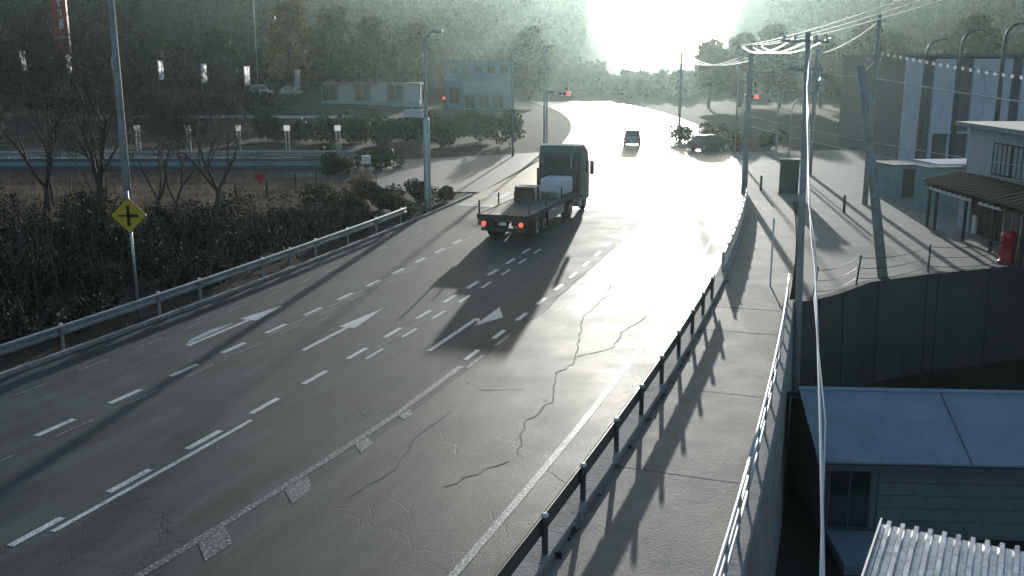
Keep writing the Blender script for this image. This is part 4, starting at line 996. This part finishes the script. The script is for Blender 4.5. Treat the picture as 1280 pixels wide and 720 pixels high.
for k, (x, y, m, lb) in enumerate([(19.9, 101.5, 'leaf_y', 'gold flowered hedge bush beside the turning dark car'), (17.9, 107, 'leaf_o', 'olive hedge bush left of the gold flowered one'), (22.3, 99.5, 'leaf_y', 'gold hedge bush right of the turning dark car'), (24.9, 97.5, 'leaf_d', 'dark hedge bush at the back corner of the forecourt'), (21, 108, 'leaf_d', 'dark hedge bush behind the gold flowered one')]):
    shrub(x, y, 1.5, 1.8, m, lb, 1500, (.08, .17), 'hedge bushes by the far right roadside', 'bush', 'bush')

def tree(x, y, h, r, m, label, name='evergreen_tree', n=3200, ls=(.25, .5), z0=0, crown0=.3, group='leafy trees behind the road'):
    o = empty(name, (x, y, z0), 0, label, 'tree', group)
    tr = MB().tube([(0, 0, -.4), (random.gauss(0, .1), 0, h*.35), (random.gauss(0, .2), random.gauss(0, .2), h*.85)], [h*.026, h*.018, h*.005], 8)
    pp = []; nc = 14
    for k in range(nc):
        t = crown0+(1-crown0)*(k+.5)/nc; wd_ = r*math.sin(math.pi*min(.97, .2+.8*(t-crown0)/(1-crown0)))**.7
        a = k*2.4+random.gauss(0, .4); c = Vector((wd_*.6*math.cos(a), wd_*.6*math.sin(a), h*t))
        pp.append(clump(c, (r*.46, r*.46, h*.085), n//nc))
        tr.tube([(0, 0, h*max(.12, t-.18)), c*.5+Vector((0, 0, h*(t-.08)*.5)), c], [h*.008, h*.005, .01], 5, cap=False)
    tr.build('trunk', M['bark'], o, smooth=True)
    pp = np.concatenate(pp); leaf_mesh('crown', pp, rng.uniform(ls[0], ls[1], len(pp)), M[m], o)
for a in [(36.0, 186, 11.5, 3.6, 'leaf_d', 'dark tree far behind the forecourt, left of its row'), (42.5, 190, 12.5, 3.8, 'leaf_o', 'olive tree second in the row far behind the forecourt'), (49.5, 188, 12.0, 3.8, 'leaf_d', 'dark tree third in the row far behind the forecourt'), (56.5, 186, 12.0, 3.8, 'leaf_o', 'olive tree behind the transformer pole'), (63.5, 187, 12.6, 4.0, 'leaf_d', 'big dark tree behind the slim utility pole'), (46.0, 205, 13.0, 4.2, 'leaf_d', 'dark tree behind the olive one of the far row'), (70, 190, 13, 4.2, 'leaf_d', 'dark tree far behind the forecourt next to the factory wall')]: tree(*a)
for k, (x, y, h, r, m) in enumerate([(-44, 205, 18, 5.5, 'leaf_y'), (-36, 208, 17, 5, 'leaf_o'), (-28, 204, 15, 5, 'leaf_d'), (-19, 206, 14, 4.5, 'leaf_d'), (-62, 214, 13, 5, 'leaf_d'), (-76, 216, 12, 5, 'leaf_d'), (-98, 214, 13, 5, 'leaf_d'), (-110, 216, 14, 5.5, 'leaf_o'), (3.5, 204, 13, 4.5, 'leaf_d'), (48, 190, 13, 5, 'leaf_d'), (62, 180, 13, 5, 'leaf_o'), (76, 170, 14, 5.5, 'leaf_d')]):
    lb = ['tall yellowing tree behind the parked pale cars', 'tall olive tree right of the yellowing tree', 'dark tree behind the glazed shed', 'dark tree between glazed shed and blue shop', 'dark tree left of the tall thin lamp pole', 'dark tree right of the red pylon sign', 'dark tree left of the red pylon sign', 'olive tree above the far left banner', 'dark tree right of the blue shop', 'dark tree far behind the factory, nearest the road', 'olive tree above the factory roof', 'tallest dark tree beyond the factory at the right'][k]
    tree(x, y, h, r, m, lb, 'tall_tree', 2600, (.3, .6), 1.2, .2, 'tall trees at the foot of the hill')
for k, (x, y) in enumerate([(-60, 150), (-52, 148), (-44.5, 151), (-37, 149), (-68, 152)]):
    shrub(x, y, 3.6, 3.2, 'leaf_d', ['dark hedge mass below the car lot, second from left', 'dark hedge mass below the car lot, middle one', 'dark hedge mass under the parked pale cars', 'rightmost dark hedge mass below the car lot', 'leftmost dark hedge mass below the car lot'][k], 1500, (.2, .4), 'dark bushes below the car lot', 'bush', 'bush', .4)
# guard rail of the upper road below the car lot
o = empty('upper_guardrail', (-40, 142, 0), 0, 'thin pinkish guardrail line of the upper road below the car lot', 'guardrail')
MB().box(-14, 18, 0, .08, .55, .9).build('beam', M['galv'], o)
for k in range(9): MB().box(-13.5+k*3.9, -13.4+k*3.9, .081, .18, -.3, .9).build('post', M['galv'], o)

# weeds along the kerbs and wall foot
wp = []
for k in range(320):
    q = random.random()
    if q < .55: x, y = P(random.uniform(-14, 34), 16.12+abs(random.gauss(0, .12)))
    elif q < .8: x, y = P(random.uniform(-8, 22), -1.44-abs(random.gauss(0, .03)))
    else: x, y = P(random.uniform(-12, 18), -4.2)
    hgt = random.uniform(.05, .22)*(1 if q < .55 else .5)
    wp.append(clump((x, y, hgt*.5), (hgt*.7, hgt*.7, hgt*.6), 14))
wp = np.concatenate(wp); stuff(leaf_mesh('weeds', wp, rng.uniform(.015, .04, len(wp)), M['leaf_b']))['label'] = 'dry weeds growing along the kerbs'
# dead leaves along the sidewalk joint
pp = np.array([P3(random.gauss(-3.2, .12), random.uniform(-4.1, -1.5), .03) for k in range(420)] + [P3(random.uniform(-6, 16), -1.45-abs(random.gauss(0, .05)), .03) for k in range(240)])
stuff(leaf_mesh('dead_leaves', pp, rng.uniform(.012, .035, len(pp)), M['litter'], flat=.6))['label'] = 'dead leaves lying along the sidewalk'

# ------------------------------------------------------------------ the air
hz = MB().box(-620, 620, -90, 690, LOW-1.2, 64).build('haze', None); stuff(hz); hz['label'] = 'thin teal haze added for sun glow and veil'
m = bpy.data.materials.new('haze'); m.use_nodes = True; n = m.node_tree.nodes; n.remove(n['Principled BSDF'])
pv = n.new('ShaderNodeVolumePrincipled'); pv.inputs['Color'].default_value = (.72, .96, .92, 1); pv.inputs['Density'].default_value = .00017; pv.inputs['Anisotropy'].default_value = .82  # added volume: teal veil put into its colour, forward scatter makes the sun glow
m.node_tree.links.new(pv.outputs[0], n['Material Output'].inputs['Volume']); hz.data.materials.append(m)
